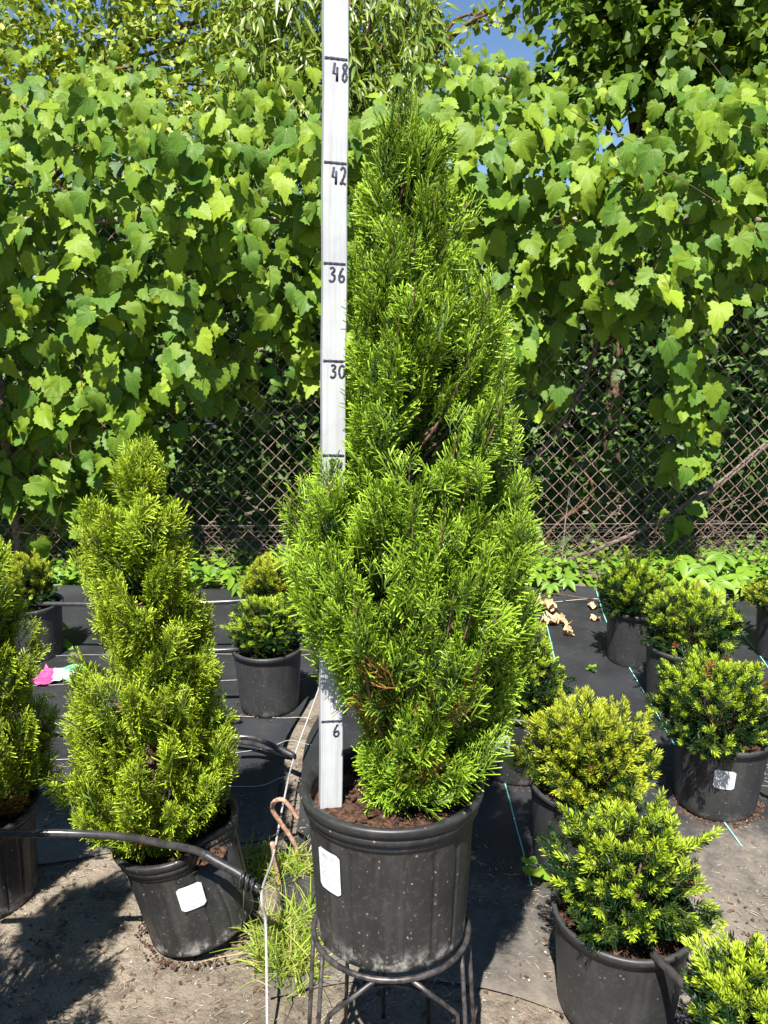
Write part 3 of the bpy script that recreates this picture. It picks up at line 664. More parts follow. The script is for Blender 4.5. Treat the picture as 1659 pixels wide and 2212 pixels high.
def creeper(label, base, heads, seed, size=.10):
    g = np.random.default_rng(seed); root = empty('creeper_plant', (base[0], base[1], 0)); tag(root, label, 'creeper', None); st = MB()
    for k, (px, py, Y) in enumerate(heads):
        p = P(px, py, Y=Y); p[2] = max(p[2], .06); q = p - np.array([base[0], base[1], 0])
        t = PALM[k % 3]; n = len(t['V']); r_ = g.uniform(.3, .9)
        Nn = unit(np.array([[g.normal(0, .2), -.45, .9]])); D = np.array([[g.normal(0, .4), -.6, -.45]]); D = unit(D - (D * Nn).sum(1, keepdims=True) * Nn)
        M = frames(D, Nn, np.array([size * g.uniform(.8, 1.2)]))[0]
        obj('leaf', mesh('leaf', t['V'] @ M.T + q, t['F'], {'tip': t['tip'], 'rnd': np.full(n, r_), 'ext': np.zeros(n)}, t['uv'], [M_CREEP]), root)
        v, f = tube(smooth_path([(q[0] * .6, q[1] * .3 + .04, 0), (q[0] * .9, q[1] + .05, q[2] * .7), q], 4), .0018, 5, False); st.add(v, f)
    st.build('stem', M_VSTEM, root)
c = P(1540, 1262, z=0)
creeper('spreading five fingered creeper behind the yew with upright leaders', c, [(1380, 1215, 4.02), (1430, 1240, 3.95), (1470, 1205, 4.05), (1520, 1225, 3.98), (1560, 1200, 4.1), (1590, 1240, 3.95), (1500, 1250, 3.9), (1440, 1262, 3.9), (1610, 1265, 3.9), (1545, 1255, 3.9)], 1, .135)
c = P(1190, 1268, z=0)
creeper('small five fingered creeper on the mat edge beside the tall arborvitae', c, [(1190, 1262, 3.95), (1165, 1240, 4.0), (1225, 1250, 4.0)], 2, .10)
c = P(535, 1275, z=0)
creeper('small five fingered creeper beside the two stacked back yews', c, [(520, 1260, 3.95), (545, 1245, 4.0), (500, 1240, 4.05)], 3, .10)
c = P(100, 1400, z=0)
creeper('broad leaved weed seen between the two smaller arborvitaes', c, [(95, 1370, 3.25), (115, 1345, 3.3), (80, 1395, 3.2), (130, 1385, 3.25)], 4, .13)
# ------------------------------------------------------------------ pots
def fluted(R0, R1, H):
    def fn(t, r, z):
        d = 0.0
        zz = z / H
        if .05 < zz < .80 and r > .6 * R0:
            k = 18; ph = (t * k / (2 * math.pi)) % 1.0; e = min(ph, 1 - ph)       # distance to a groove
            arch = 1.0 if zz < .68 else max(0, 1 - (zz - .68) / .12)
            wd = .07 + (1 - arch) * .25
            d = -.0046 * max(0, 1 - e / wd) * (1 if zz > .08 else (zz - .05) / .03)
        return r + d
    return fn
def make_pot(root, R1, R0, H, style, m, label_at=None, price=None, words=(), dent=None, tz=0.0, lab=(.036, .05)):
    """pot (> rim, price_label); R1 top radius, R0 foot radius"""
    rad = lambda z: R0 + (R1 - R0) * z / H
    if style == 'fluted':
        zs = np.concatenate([[.006, .015], np.linspace(.03, H * .84, 22)])
        prof = [(R0 * .80, .0), (R0 - .012, .0), (R0 - .003, .003)] + [(rad(z), z) for z in zs]
        v, f = lathe(prof, 216, fluted(R0, R1, H))
    else:
        zs = np.linspace(.02, H * .93, 8)
        prof = [(R0 * .85, .0), (R0 - .008, .0), (R0 - .001, .006)] + [(rad(z), z) for z in zs]
        v, f = lathe(prof, 96)
    def bend(v):
        if dent is None: return v
        a0, wd, depth = dent; a = np.arctan2(v[:, 1], v[:, 0]); da = np.abs((a - a0 + math.pi) % (2 * math.pi) - math.pi)
        k = np.exp(-(da / wd) ** 2) * np.clip((v[:, 2] / H - .30) / .7, 0, 1.1) ** 1.6
        q = v.copy(); q[:, 0] -= np.cos(a0) * depth * k; q[:, 1] -= np.sin(a0) * depth * k; q[:, 2] -= .35 * depth * k * np.clip(v[:, 2] / H, 0, 1); return q
    b = MB().add(bend(v), f)
    # inner wall
    pi_ = [(rad(z) - .005, z) for z in np.linspace(H * .95, H * .55, 4)]; v, f = lathe(pi_, 96); b.add(bend(v), f)
    pot = b.build('pot', m, root)
    rb = MB()
    if style == 'fluted':
        pr = [(rad(H * .83) - .001, H * .828), (rad(H * .84) + .0035, H * .833), (rad(H * .87) + .004, H * .865), (rad(H * .88) + .001, H * .872), (rad(H * .89) + .0085, H * .880), (rad(H * .93) + .0095, H * .925), (rad(H * .935) + .005, H * .932), (rad(H * .945) + .0125, H * .940), (rad(H) + .0155, H * .985), (rad(H) + .0135, H), (rad(H) + .006, H + .001), (rad(H) - .003, H - .004), (rad(H) - .006, H * .95)]
        v, f = lathe(pr, 128); q = v.copy()
    else:
        pr = [(rad(H * .92) - .001, H * .915), (rad(H * .92) + .006, H * .92), (rad(H) + .0075, H * .985), (rad(H) + .006, H), (rad(H) - .001, H + .001), (rad(H) - .005, H - .006), (rad(H) - .006, H * .94)]
        v, f = lathe(pr, 96)
    rb.add(bend(v), f); rb.build('rim', m, pot)
    if label_at is not None:
        az, zc = label_at; lw, lh = lab; off = .0012 + (.002 if style == 'fluted' else 0)
        def wrap(u, w_, o): 
            rr = rad(zc + w_) + o; a = az + u / rad(zc); return np.stack([rr * np.cos(a), rr * np.sin(a), zc + w_ + 0 * a], -1)
        n = 9; c = .1 * min(lw, lh); us = np.linspace(-lw / 2, lw / 2, n); V = []; F = []
        for i, u in enumerate(us):
            ins = max(0, c - (lw / 2 - abs(u))); hh = lh / 2 - ins
            V += [wrap(np.array(u), np.array(-hh), off), wrap(np.array(u), np.array(hh), off)]
        for i in range(n - 1): F += [(2 * i, 2 * i + 2, 2 * i + 3), (2 * i, 2 * i + 3, 2 * i + 1)]
        lb = MB().add(np.array(V), F, 0)
        def strip(u0, u1, w0, w1):
            k = max(2, int((u1 - u0) / .006) + 2); us = np.linspace(u0, u1, k); V = []
            for u in us: V += [wrap(np.array(u), np.array(w0), off + .0005), wrap(np.array(u), np.array(w1), off + .0005)]
            lb.add(np.array(V), [t for i in range(k - 1) for t in ((2 * i, 2 * i + 2, 2 * i + 3), (2 * i, 2 * i + 3, 2 * i + 1))], 1)
        g = np.random.default_rng(int(abs(az) * 1000)); u = -lw * .30
        while u < lw * .28:
            bw = g.choice([.0006, .0009, .0013]); strip(u, u + bw, lh * .30, lh * .40); u += bw + g.choice([.0007, .0011, .0018])
        for wv, hgt, tx in words:
            text_on(lb, tx, hgt * lh, wv * lh, wrap, off + .0005, lw * .86)
        if price: text_on(lb, price, .12 * lh, -.20 * lh, wrap, off + .0005, lw * .8)
        for wv, a_, b_ in ((-.30, -.34, .36), (-.36, -.22, .26), (-.41, -.12, .20)):
            u = a_ * lw
            while u < b_ * lw:
                l = g.uniform(.003, .008); strip(u, min(u + l, b_ * lw), wv * lh, wv * lh + .018 * lh); u += l + .0014
        lb.build('price_label', [M_PAPER, M_PRINT], pot, smooth=False)
    return pot
_txt = {}
def text_on(lb, tx, hgt, w0, wrap, off, maxw):
    if tx not in _txt:
        c = bpy.data.curves.new('t', 'FONT'); c.body = tx; c.size = 1.0; c.align_x = 'CENTER'; c.resolution_u = 2
        o = bpy.data.objects.new('t', c); COL.objects.link(o); dg = bpy.context.evaluated_depsgraph_get(); me = o.evaluated_get(dg).to_mesh()
        me.calc_loop_triangles(); V = np.array([v.co[:] for v in me.vertices]); F = np.array([t.vertices[:] for t in me.loop_triangles])
        bpy.data.objects.remove(o); bpy.data.curves.remove(c); _txt[tx] = (V, F)
    V, F = _txt[tx]; s = min(hgt / .70, maxw / max(1e-6, np.ptp(V[:, 0])))
    lb.add(wrap(V[:, 0] * s, V[:, 1] * s + w0, off), F, 1)
def soil(root, r, z, dz=.0, seed=0):
    g = np.random.default_rng(seed); n = 28; rings = [0, .2, .4, .6, .8, .93, 1.0]; V = [(0, 0, z + dz)]; F = []
    for k, q in enumerate(rings[1:]):
        for j in range(n):
            a = 2 * math.pi * j / n; V.append((r * q * math.cos(a), r * q * math.sin(a), z + dz * (1 - q * q) + g.normal(0, .0035)))
    for j in range(n): F.append((0, 1 + j, 1 + (j + 1) % n))
    for k in range(len(rings) - 2):
        for j in range(n):
            a, b = 1 + k * n + j, 1 + k * n + (j + 1) % n; F += [(a, a + n, b + n), (a, b + n, b)]
    b = MB().add(V, F)
    for i in range(110):          # bark chips
        a = g.uniform(0, 6.28); q = r * math.sqrt(g.random()) * .95; s = g.uniform(.003, .008)
        v, f = box(-s, s, -s * .4, s * .4, -.001, .002); th = g.uniform(0, 3.14); c_, s_ = math.cos(th), math.sin(th)
        v = np.column_stack([v[:, 0] * c_ - v[:, 1] * s_, v[:, 0] * s_ + v[:, 1] * c_, v[:, 2] + v[:, 0] * g.normal(0, .4)])
        b.add(v + [q * math.cos(a), q * math.sin(a), z + dz * (1 - (q / r) ** 2) + .003], f)
    return b.build('potting_soil', M_SOIL, root)
# ------------------------------------------------------------------ arborvitae
def arbor_crown(root, prof, H, z0, seed, plumes, m, per=22, spray=(.055, .105), off=(0, 0), dead=(), lean=(0, 0)):
    """prof: heights and half widths to both sides; plumes of flat sprays rise from the trunk to that outline"""
    g = np.random.default_rng(seed); hz_, rl, rr = (np.array(c) for c in zip(*prof))
    def rad(z, a):
        l, r_ = np.interp(z, hz_, rl), np.interp(z, hz_, rr); return l + (r_ - l) * (1 + math.cos(a)) / 2
    zz = np.linspace(.01, H * .985, 400); wz = np.array([rad(z, 0) + rad(z, math.pi) for z in zz]) + .03; wz /= wz.sum()
    def axis(z): return np.array([off[0] + lean[0] * z, off[1] + lean[1] * z, 0])
    T, D, Nn, Sz, ex, rn = [], [], [], [], [], []; br = MB()
    a = g.uniform(0, 6)
    for k in range(plumes):
        zt = g.choice(zz, p=wz); a += 2.399 + g.normal(0, .25); k_ = g.uniform(.86, 1.03) if g.random() < .75 else g.uniform(.45, .85)
        r_ = rad(zt, a) * k_ * (1 + .07 * math.sin(4 * a + 17 * zt + seed) * math.sin(2 * a - 11 * zt)); tip = np.array([r_ * math.cos(a), r_ * math.sin(a), zt])
        zb = max(.01, zt - r_ * g.uniform(.9, 1.5) - .05); s0 = np.array([0, 0, zb]); ctl = np.array([tip[0] * .75, tip[1] * .75, zb + (zt - zb) * .30])
        rise = 1.0
        if zt < .16 * H: ctl[2] = zb + .03; rise = .5
        ts = np.linspace(0, 1, 7); cv = ((1 - ts) ** 2)[:, None] * s0 + (2 * ts * (1 - ts))[:, None] * ctl + (ts ** 2)[:, None] * tip
        cv = cv + np.array([axis(c[2]) for c in cv]); v, f = tube(cv, np.linspace(.0042, .0012, 7), 4, False); br.add(v, f)
        radial = np.array([math.cos(a), math.sin(a), 0]); tang = np.array([-radial[1], radial[0], 0])
        n = int(per * g.uniform(.7, 1.25)); hue = np.clip(g.normal(.5, .18), 0, 1)
        isdead = any(abs(((a - da + math.pi) % 6.283) - math.pi) < dw and z1 < zt < z2 for da, dw, z1, z2 in dead)
        for j in range(n):
            t = 1.0 if j == 0 else g.uniform(.42, 1.0) ** .8
            c = (1 - t) ** 2 * s0 + 2 * t * (1 - t) * ctl + t * t * tip; dr = unit(2 * (1 - t) * (ctl - s0) + 2 * t * (tip - ctl) + 1e-6)
            up = np.array([0, 0, 1.0])
            d = unit(dr * .75 + radial * g.uniform(-.1, .75) + up * .38 * rise + tang * g.normal(0, .40) + g.normal(0, .14, 3))
            T.append(c + axis(c[2]) + g.normal(0, .008, 3)); D.append(d)
            Nn.append(unit(tang * g.normal(0, .7) + radial * .55 + g.normal(0, .45, 3) + up * g.uniform(0, .7)))
            Sz.append(g.uniform(*spray) * (1.0 - .25 * (t == 1.0))); rn.append(np.clip(hue + g.normal(0, .15), 0, 1))
            ex.append(.85 if (isdead and (t < .75 or zt < .12) and g.random() < (.30 if zt > .12 else .8)) else 0.0)
    T, D, Nn, Sz = map(np.array, (T, D, Nn, Sz)); n = len(T)
    T = T - unit(D) * (Sz * .80)[:, None]                   # spray tips, not feet, reach the outline
    T[:, 2] = np.maximum(T[:, 2], .025)
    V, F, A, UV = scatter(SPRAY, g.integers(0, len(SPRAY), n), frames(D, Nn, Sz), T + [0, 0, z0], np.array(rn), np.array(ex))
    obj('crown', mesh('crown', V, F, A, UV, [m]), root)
    for i in range(3):
        p = [axis(0) + [g.normal(0, .008), g.normal(0, .008), z0 - .02]]
        for s in range(1, 7): p.append(axis(H * s / 6.6) + [g.normal(0, .006) + .012 * math.sin(i * 2.1), .012 * math.cos(i * 2.1), z0 + H * s / 6.6])
        v, f = tube(smooth_path(p, 3), np.linspace(.008, .0015, 19), 7); br.add(v - [0, 0, z0], f)
    o = br.build('trunk', M_BARK, root); o.location = (0, 0, z0)
def ray_plane(px, py, p0, n):
    d = ray(px, py); o = np.array([0, 0, CAM_H]); return o + d * (np.dot(p0 - o, n) / np.dot(d, n))
def outline(rows, base, tilt, foot):
    """rows (y, left, right) in the picture -> heights and half widths on the upright plane through the plant"""
    n = np.array([0, math.cos(tilt), -math.sin(tilt)]); upv = np.array([0, math.sin(tilt), math.cos(tilt)]); out = []
    for y, l, r_ in rows:
        a, b = ray_plane(l, y, base, n), ray_plane(r_, y, base, n); h = np.dot(a - base, upv)
        out.append((h, a[0] - base[0], b[0] - base[0]))
    out.sort(); return out
# ---- the measured arborvitae on the stand
TILT = R(6.6)
pc = P(845, 1690, z=.665); pb = np.array([pc[0], pc[1] - .272 * math.sin(TILT), .395])
rt = empty('potted_arborvitae', pb, (-TILT, 0, 0))
tag(rt, 'tall emerald arborvitae in a fluted black pot raised on a wire stand', 'potted arborvitae')
make_pot(rt, .149, .134, .272, 'fluted', M_POT, (R(-90) - R(46), .165), '$69.99', ((.22, .07, 'Thuja'), (.12, .06, 'Arborvitae'), (.02, .065, 'Emerald Green'), (-.07, .06, '#10 cont')), lab=(.052, .074))
soil(rt, .141, .236, .01, 3)
upm = np.array([0, math.sin(TILT), math.cos(TILT)]); sc = pb + upm * .240
rows = [(236, 912, 922), (300, 852, 985), (350, 830, 1000), (400, 795, 1030), (500, 790, 1042), (560, 778, 1060), (620, 790, 1092), (700, 790, 1112), (800, 785, 1132), (900, 780, 1140), (960, 750, 1110), (1010, 670, 1130), (1050, 640, 1150), (1150, 628, 1172), (1250, 636, 1168), (1310, 680, 1160), (1370, 775, 1155), (1440, 850, 1120), (1520, 865, 1095), (1600, 875, 1060), (1680, 865, 1015), (1735, 840, 970)]
ol = outline(rows, sc, TILT, 0); Hm = ol[-1][0]
ax_ = [(h, (l + r_) / 2) for h, l, r_ in ol]; leanx = (ax_[-1][1] - ax_[0][1]) / Hm
prof = [(h, max(.02, -(l - leanx * h)), max(.006, r_ - leanx * h)) for h, l, r_ in ol]
arbor_crown(rt, prof, Hm, .240, 41, 255, M_ARB, 21, (.045, .097), lean=(leanx, 0), dead=((R(-70), .7, .18, .42),))
# ---- the arborvitae in the dented leaning pot
gp = P(432, 2000, z=0); rt2 = empty('potted_arborvitae', (gp[0] + .01, gp[1], .020), (R(-2), R(-12), 0))
tag(rt2, 'yellow-green arborvitae in a leaning black pot with a dented rim and a hose across it', 'potted arborvitae')
make_pot(rt2, .136, .127, .262, 'fluted', M_POT, (R(-90) + R(19), .158), '$69.99', ((.22, .07, 'Thuja'), (.12, .06, 'Arborvitae'), (.02, .065, 'Emerald Green'), (-.07, .06, '#10 cont')), dent=(R(-38), .34, .085), lab=(.056, .062))
soil(rt2, .125, .205, .012, 4)
# the crown stands upright although its pot leans
base2 = np.array([gp[0] - .045, gp[1] + .03, .235])
rows = [(945, 296, 306), (1000, 258, 345), (1060, 210, 372), (1120, 180, 395), (1200, 160, 405), (1300, 150, 432), (1400, 145, 448), (1500, 150, 468), (1570, 152, 508), (1640, 140, 505), (1690, 155, 470), (1740, 220, 435), (1780, 280, 415)]
ol = outline(rows, base2, 0, 0); H2 = ol[-1][0]; fx = (ol[0][1] + ol[0][2]) / 2; tx = (ol[-1][1] + ol[-1][2]) / 2; lean2 = (tx - fx) / H2
prof = [(h, max(.006, -(l - fx - lean2 * h)), max(.006, r_ - fx - lean2 * h)) for h, l, r_ in ol]
hold = empty('potted_arborvitae', tuple(base2))
arbor_crown(hold, prof, H2, .0, 52, 190, M_ARB2, 23, (.042, .092), off=(fx, 0), lean=(lean2, 0), dead=((R(-80), .35, .12, .26),))
bpy.context.view_layer.update()
for ch in list(hold.children):
    mw = ch.matrix_world.copy(); ch.parent = rt2; ch.matrix_parent_inverse = Matrix.Identity(4); bpy.context.view_layer.update(); ch.matrix_basis = rt2.matrix_world.inverted() @ mw
bpy.data.objects.remove(hold)
# ---- the arborvitaes at the edge of the row
def simple_arbor(label, x, y, H, Rm, seed, plumes, dead=(), spray=(.045, .09), per=19):
    r0 = empty('potted_arborvitae', (x, y, 0)); tag(r0, label, 'potted arborvitae')
    make_pot(r0, .136, .120, .262, 'fluted', M_POT); soil(r0, .128, .215, .012, seed)
    prof = [(0, .35 * Rm, .35 * Rm), (.06 * H, .85 * Rm, .85 * Rm), (.18 * H, Rm, Rm), (.4 * H, .92 * Rm, .92 * Rm), (.6 * H, .72 * Rm, .72 * Rm), (.8 * H, .45 * Rm, .45 * Rm), (H, .01, .01)]
    arbor_crown(r0, prof, H, .225, seed, plumes, M_ARB2, per, spray, dead=dead)
e = P(-62, 1960, z=0)
simple_arbor('arborvitae with browned lowest sprays, feeding the hose that crosses the dented pot', e[0] + .02, e[1] + .05, 1.02, .215, 61, 130, ((R(-60), 1.2, -1, .10),))
simple_arbor('arborvitae standing beyond the row, shading the bare dirt before the dented pot', -.93, 1.07, 1.12, .25, 62, 60, (), (.08, .14), 15)

# ------------------------------------------------------------------ yews
def make_yew(label, rim, w, crown, seed, tall=1.0, m=M_YEW, ht=.25, price=None, lab_az=None, extra=(), shoots=330, new=.62, weed=None):
    c = P(rim[0], rim[1], z=ht); depth = c[1] * CT + (CAM_H - ht) * ST; R1 = w / FPX * depth / 2 - .007
    root = empty('potted_yew', (c[0], c[1], .010)); tag(root, label, 'potted yew')
    g = np.random.default_rng(seed)
    make_pot(root, R1, R1 * .86, ht, 'smooth', M_POT2, (R(-90) + lab_az, .155) if lab_az is not None else None, price, ((.20, .06, 'Taxus'), (.10, .06, 'Densiformis'), (-.03, .05, 'Dense Yew')) if price else (), lab=(.058, .062))
    soil(root, R1 - .012, ht - .035, .012, seed)
    x0, x1, y0, y1 = crown; s = depth / FPX
    cx = ((x0 + x1) / 2 - rim[0]) * s; rx = (x1 - x0) / 2 * s; top = ht - .03 + (rim[1] - y0) * s / math.cos(PITCH + .2) - rx * .28
    hh = max(.09, top - (ht - .02)); zc = ht - .02 + hh * .36; ru = hh * .68; rd = hh * .46; shoots = int(shoots * 1.7)
    n = shoots; u = unit(g.normal(0, 1, (n, 3)) + [0, 0, .25]); k = np.where(g.random(n) < .72, g.uniform(.86, 1.04, n), g.uniform(.45, .86, n))[:, None]
    lump = 1 + .20 * np.sin(u[:, :1] * 4 + seed) * np.sin(u[:, 1:2] * 5 + 2 * seed) + .10 * np.sin(u[:, 2:] * 7 + seed)
    pos = u * np.column_stack([np.full(n, rx), np.full(n, rx), np.where(u[:, 2] > 0, ru, rd)]) * k * lump + [cx, 0, zc]
    D = unit(u * [1, 1, .9] + [0, 0, .55] + g.normal(0, .30, (n, 3))); ln = g.uniform(.042, .068, n)
    ex = []
    for (px, py, L) in extra:                        # long shoots that stick out
        q = P(px, py, Y=c[1]) - np.array([c[0], c[1], .01]); s0 = np.array([cx, 0, zc]); m_ = 7
        for j in range(m_): ex.append((s0 + (q - s0) * (.55 + .45 * j / (m_ - 1)), unit(q - s0 + [0, 0, .03]), .06))
    if ex: pos = np.vstack([pos, [e_[0] for e_ in ex]]); D = np.vstack([D, [e_[1] for e_ in ex]]); ln = np.concatenate([ln, [e_[2] for e_ in ex]]); n = len(pos)
    pos = pos - D * (ln * .8)[:, None]; pos[:, 2] = np.maximum(pos[:, 2], ht - .03)
    hrel = np.concatenate([u[:, 2], np.ones(n - len(u))])
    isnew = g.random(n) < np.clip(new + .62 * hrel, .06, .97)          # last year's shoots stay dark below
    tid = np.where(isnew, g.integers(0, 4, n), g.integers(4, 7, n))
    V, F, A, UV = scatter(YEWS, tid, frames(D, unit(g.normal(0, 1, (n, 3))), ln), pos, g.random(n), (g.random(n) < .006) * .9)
    obj('crown', mesh('crown', V, F, A, UV, [m]), root)
    st = MB()
    for j in range(34):
        i = int(g.integers(0, n)); p = pos[i]; a0 = g.uniform(0, 6.28); b0 = np.array([cx * .3 + .02 * math.cos(a0), .02 * math.sin(a0), ht - .035])
        v, f = tube(smooth_path([b0, b0 * .45 + p * .55 + [0, 0, -.012], p], 3), np.linspace(.005, .0018, 7), 5, False); st.add(v, f)
    st.build('stems', M_BARK, root)
    return root, c
Y1, c1 = make_yew('bright yew with one long shoot sticking out sideways over the dirt', (1345, 1966), 305, (1195, 1505, 1712, 2050), 1, extra=((1550, 1795, 0), (1215, 1745, 0), (1430, 1715, 0)), shoots=330, new=.36)
Y2, c2 = make_yew('dense all yellow-green domed yew between the tall arborvitae and the yew with one long shoot', (1262, 1690), 240, (1130, 1405, 1490, 1720), 2, m=M_YEWY, shoots=430, new=.72)
Y3, c3 = make_yew('dark yew with a white price label on its pot, ringed by spilled bark chips', (1560, 1580), 204, (1400, 1662, 1390, 1600), 3, price='$62.00', lab_az=R(-16), shoots=380, new=.28)
Y4, c4 = make_yew('yew wedged between the labelled yew and the yew with upright leaders', (1478, 1395), 165, (1392, 1580, 1246, 1405), 4, shoots=330, new=.42)
Y5, c5 = make_yew('yew with several upright leaders, standing close to the bare chain link mesh', (1378, 1314), 138, (1288, 1440, 1200, 1322), 5, extra=((1302, 1195, 0), (1352, 1185, 0), (1412, 1192, 0), (1468, 1205, 0)), shoots=300, new=.22)
Y6, c6 = make_yew('yew with a tall lance leaved weed growing out of its pot', (1708, 1308), 140, (1622, 1790, 1225, 1320), 6, m=M_YEWY, shoots=260, new=.5)
Y7, c7 = make_yew('dark yew half hidden behind the lower sprays of the tall arborvitae, label on its pot', (1122, 1516), 186, (1030, 1215, 1345, 1520), 7, price='$62.00', lab_az=R(-34), shoots=330, new=.26)
Y8, c8 = make_yew('small yew low in its pot with a weed stem, between the two arborvitaes', (578, 1398), 155, (498, 645, 1275, 1435), 8, shoots=300, new=.28)
Y9, c9 = make_yew('bronze tinged yew close behind the small yew with a weed stem', (588, 1292), 134, (528, 655, 1196, 1300), 9, m=M_YEWY, shoots=300, new=.45)
Y10, c10 = make_yew('loose yew showing between the arborvitaes under the lowest grape leaves', (66, 1305), 134, (20, 115, 1185, 1310), 10, m=M_YEWY, shoots=230, new=.4)
Y11, c11 = make_yew('bright yew whose pot takes the end of the drip hose, past the long shoot', (1660, 2250), 330, (1482, 1840, 2010, 2350), 11, shoots=360, new=.48)

# ------------------------------------------------------------------ measuring stick
rb_ = np.array([0, 0, CAM_H]) + ray(716, 1738) * 1.375; rtop = np.array([0, 0, CAM_H]) + ray(727, 127) * 1.2095
upr = unit(rtop - rb_); yaw = R(-11); fx_ = unit(np.cross(np.array([math.sin(yaw), math.cos(yaw), 0]), upr)); nr = -unit(np.cross(upr, fx_)) * 1.0
if nr[1] > 0: nr = -nr
Mr = Matrix(((fx_[0], -nr[0], upr[0], rb_[0]), (fx_[1], -nr[1], upr[1], rb_[1]), (fx_[2], -nr[2], upr[2], rb_[2]), (0, 0, 0, 1)))
stick = empty('measuring_stick', (0, 0, 0)); stick.matrix_world = Mr
tag(stick, 'white painted wooden measuring stick with hand inked inch marks standing in the pot', 'measuring stick')
hwid = .0192; th = .030
bm = MB(); zz = np.linspace(-.035, 1.56, 60); ring = [(-hwid + .0015, 0), (hwid - .0015, 0), (hwid, .0015), (hwid, th - .0015), (hwid - .0015, th), (-hwid + .0015, th), (-hwid, th - .0015), (-hwid, .0015)]
V = []; g = np.random.default_rng(8)
for z in zz: V += [(x + .0005 * math.sin(z * 23), y, z) for x, y in ring]
F = []; k = len(ring)
for i in range(len(zz) - 1):
    for j in range(k):
        a, b = i * k + j, i * k + (j + 1) % k; F += [(a, b, b + k), (a, b + k, a + k)]
F += [(0, j + 1, j) for j in range(1, k - 1)] + [((len(zz) - 1) * k, (len(zz) - 1) * k + j, (len(zz) - 1) * k + j + 1) for j in range(1, k - 1)]
bm.add(V, F).build('board', M_WHITE, stick, smooth=False)
GL = {'4': [[(.30, 1.0), (.12, .42), (.72, .40)], [(.62, .78), (.58, .0)]], '8': [[(.78, .86), (.55, .98), (.30, .84), (.42, .62), (.68, .44), (.74, .20), (.50, .02), (.24, .16), (.34, .42), (.62, .62), (.78, .86)]],
      '2': [[(.16, .84), (.42, 1.0), (.74, .86), (.66, .56), (.40, .26), (.12, .04), (.45, .10), (.84, .03)]], '3': [[(.16, .92), (.52, .98), (.72, .80), (.40, .56), (.72, .40), (.66, .12), (.34, .0), (.08, .12)]],
      '6': [[(.66, 1.0), (.34, .66), (.18, .28), (.34, .03), (.66, .06), (.78, .28), (.58, .44), (.30, .34)]], '0': [[(.52, .98), (.24, .82), (.14, .46), (.28, .10), (.54, .02), (.80, .24), (.82, .66), (.66, .92), (.48, .98)]]}
def ink(name, strokes, sx, sy, ox, oz, r_):
    b = MB()
    for s in strokes:
        p = smooth_path(s, 5) if len(s) > 3 else np.array(s, float); p3 = np.column_stack([ox + p[:, 0] * sx, np.full(len(p), -.0004), oz + p[:, 1] * sy])
        w_ = r_ * (1 + .15 * np.sin(np.arange(len(p)) * 1.7)); v, f = tube(p3, w_, 8, True, flat=(0, 1, 0)); v[:, 1] = np.clip(v[:, 1], -.0009, .0003); b.add(v, f)
    b.build(name, M_INK, stick)
INCH = .0254
for k, mk in enumerate((6, 12, 18, 24, 30, 36, 42, 48)):
    ink('tick_mark', [[(0, .5), (.35, .52), (.7, .46), (1, .44)]], 2 * hwid - .003, .006, -hwid + .0006, mk * INCH - .003, .0021)
for tx, mk, hh, wd, ox in (('6', 6, .022, .015, .001), ('24', 24, .022, .013, -.008), ('30', 30, .0205, .0135, -.0075), ('36', 36, .022, .0145, -.0105), ('42', 42, .026, .0125, -.0065), ('48', 48, .0265, .0130, -.0062)):
    b = MB()
    for i, ch in enumerate(tx): ink('numeral', GL[ch], wd * .92, hh, ox + i * wd, mk * INCH - .006 - hh, .0018)

# ------------------------------------------------------------------ wire stand
ps = empty('plant_stand', (pb[0], pb[1], 0)); tag(ps, 'brown wire plant stand with bent legs carrying the tall arborvitae', 'plant stand')
zr = .392; rr_ = .141
a = np.linspace(0, 2 * math.pi, 49); tl = math.sin(TILT)
def ringz(a_): return zr - rr_ * math.sin(a_) * tl
v, f = tube(np.column_stack([rr_ * np.cos(a), rr_ * np.sin(a), zr - rr_ * np.sin(a) * tl]), .0052, 8, False); MB().add(v, f).build('ring', M_STAND, ps)
v, f = tube(np.column_stack([.95 * rr_ * np.cos(a), .95 * rr_ * np.sin(a), np.full(49, .12)]), .004, 8, False); MB().add(v, f).build('lower_ring', M_STAND, ps)
for d_, r1, mid in ((187, .165, None), (212, .172, None), (258, .165, (.172, .33, -26)), (284, .165, (.172, .33, 26)), (330, .172, None), (352, .170, None), (95, .165, None), (60, .165, None), (125, .165, None)):
    A_ = R(d_); p0 = np.array([rr_ * math.cos(A_), rr_ * math.sin(A_), ringz(A_) - .004]); pts = [p0]
    if mid: B_ = R(d_ + mid[2]); pts += [np.array([mid[0] * math.cos(B_), mid[0] * math.sin(B_), mid[1]]), np.array([(mid[0] + .004) * math.cos(B_), (mid[0] + .004) * math.sin(B_), mid[1] - .03]), np.array([r1 * 1.1 * math.cos(B_), r1 * 1.1 * math.sin(B_), .0])]
    else: pts += [np.array([r1 * math.cos(A_), r1 * math.sin(A_), .0])]
    v, f = tube(np.array(pts), .0041, 8); MB().add(v, f).build('leg', M_STAND, ps)

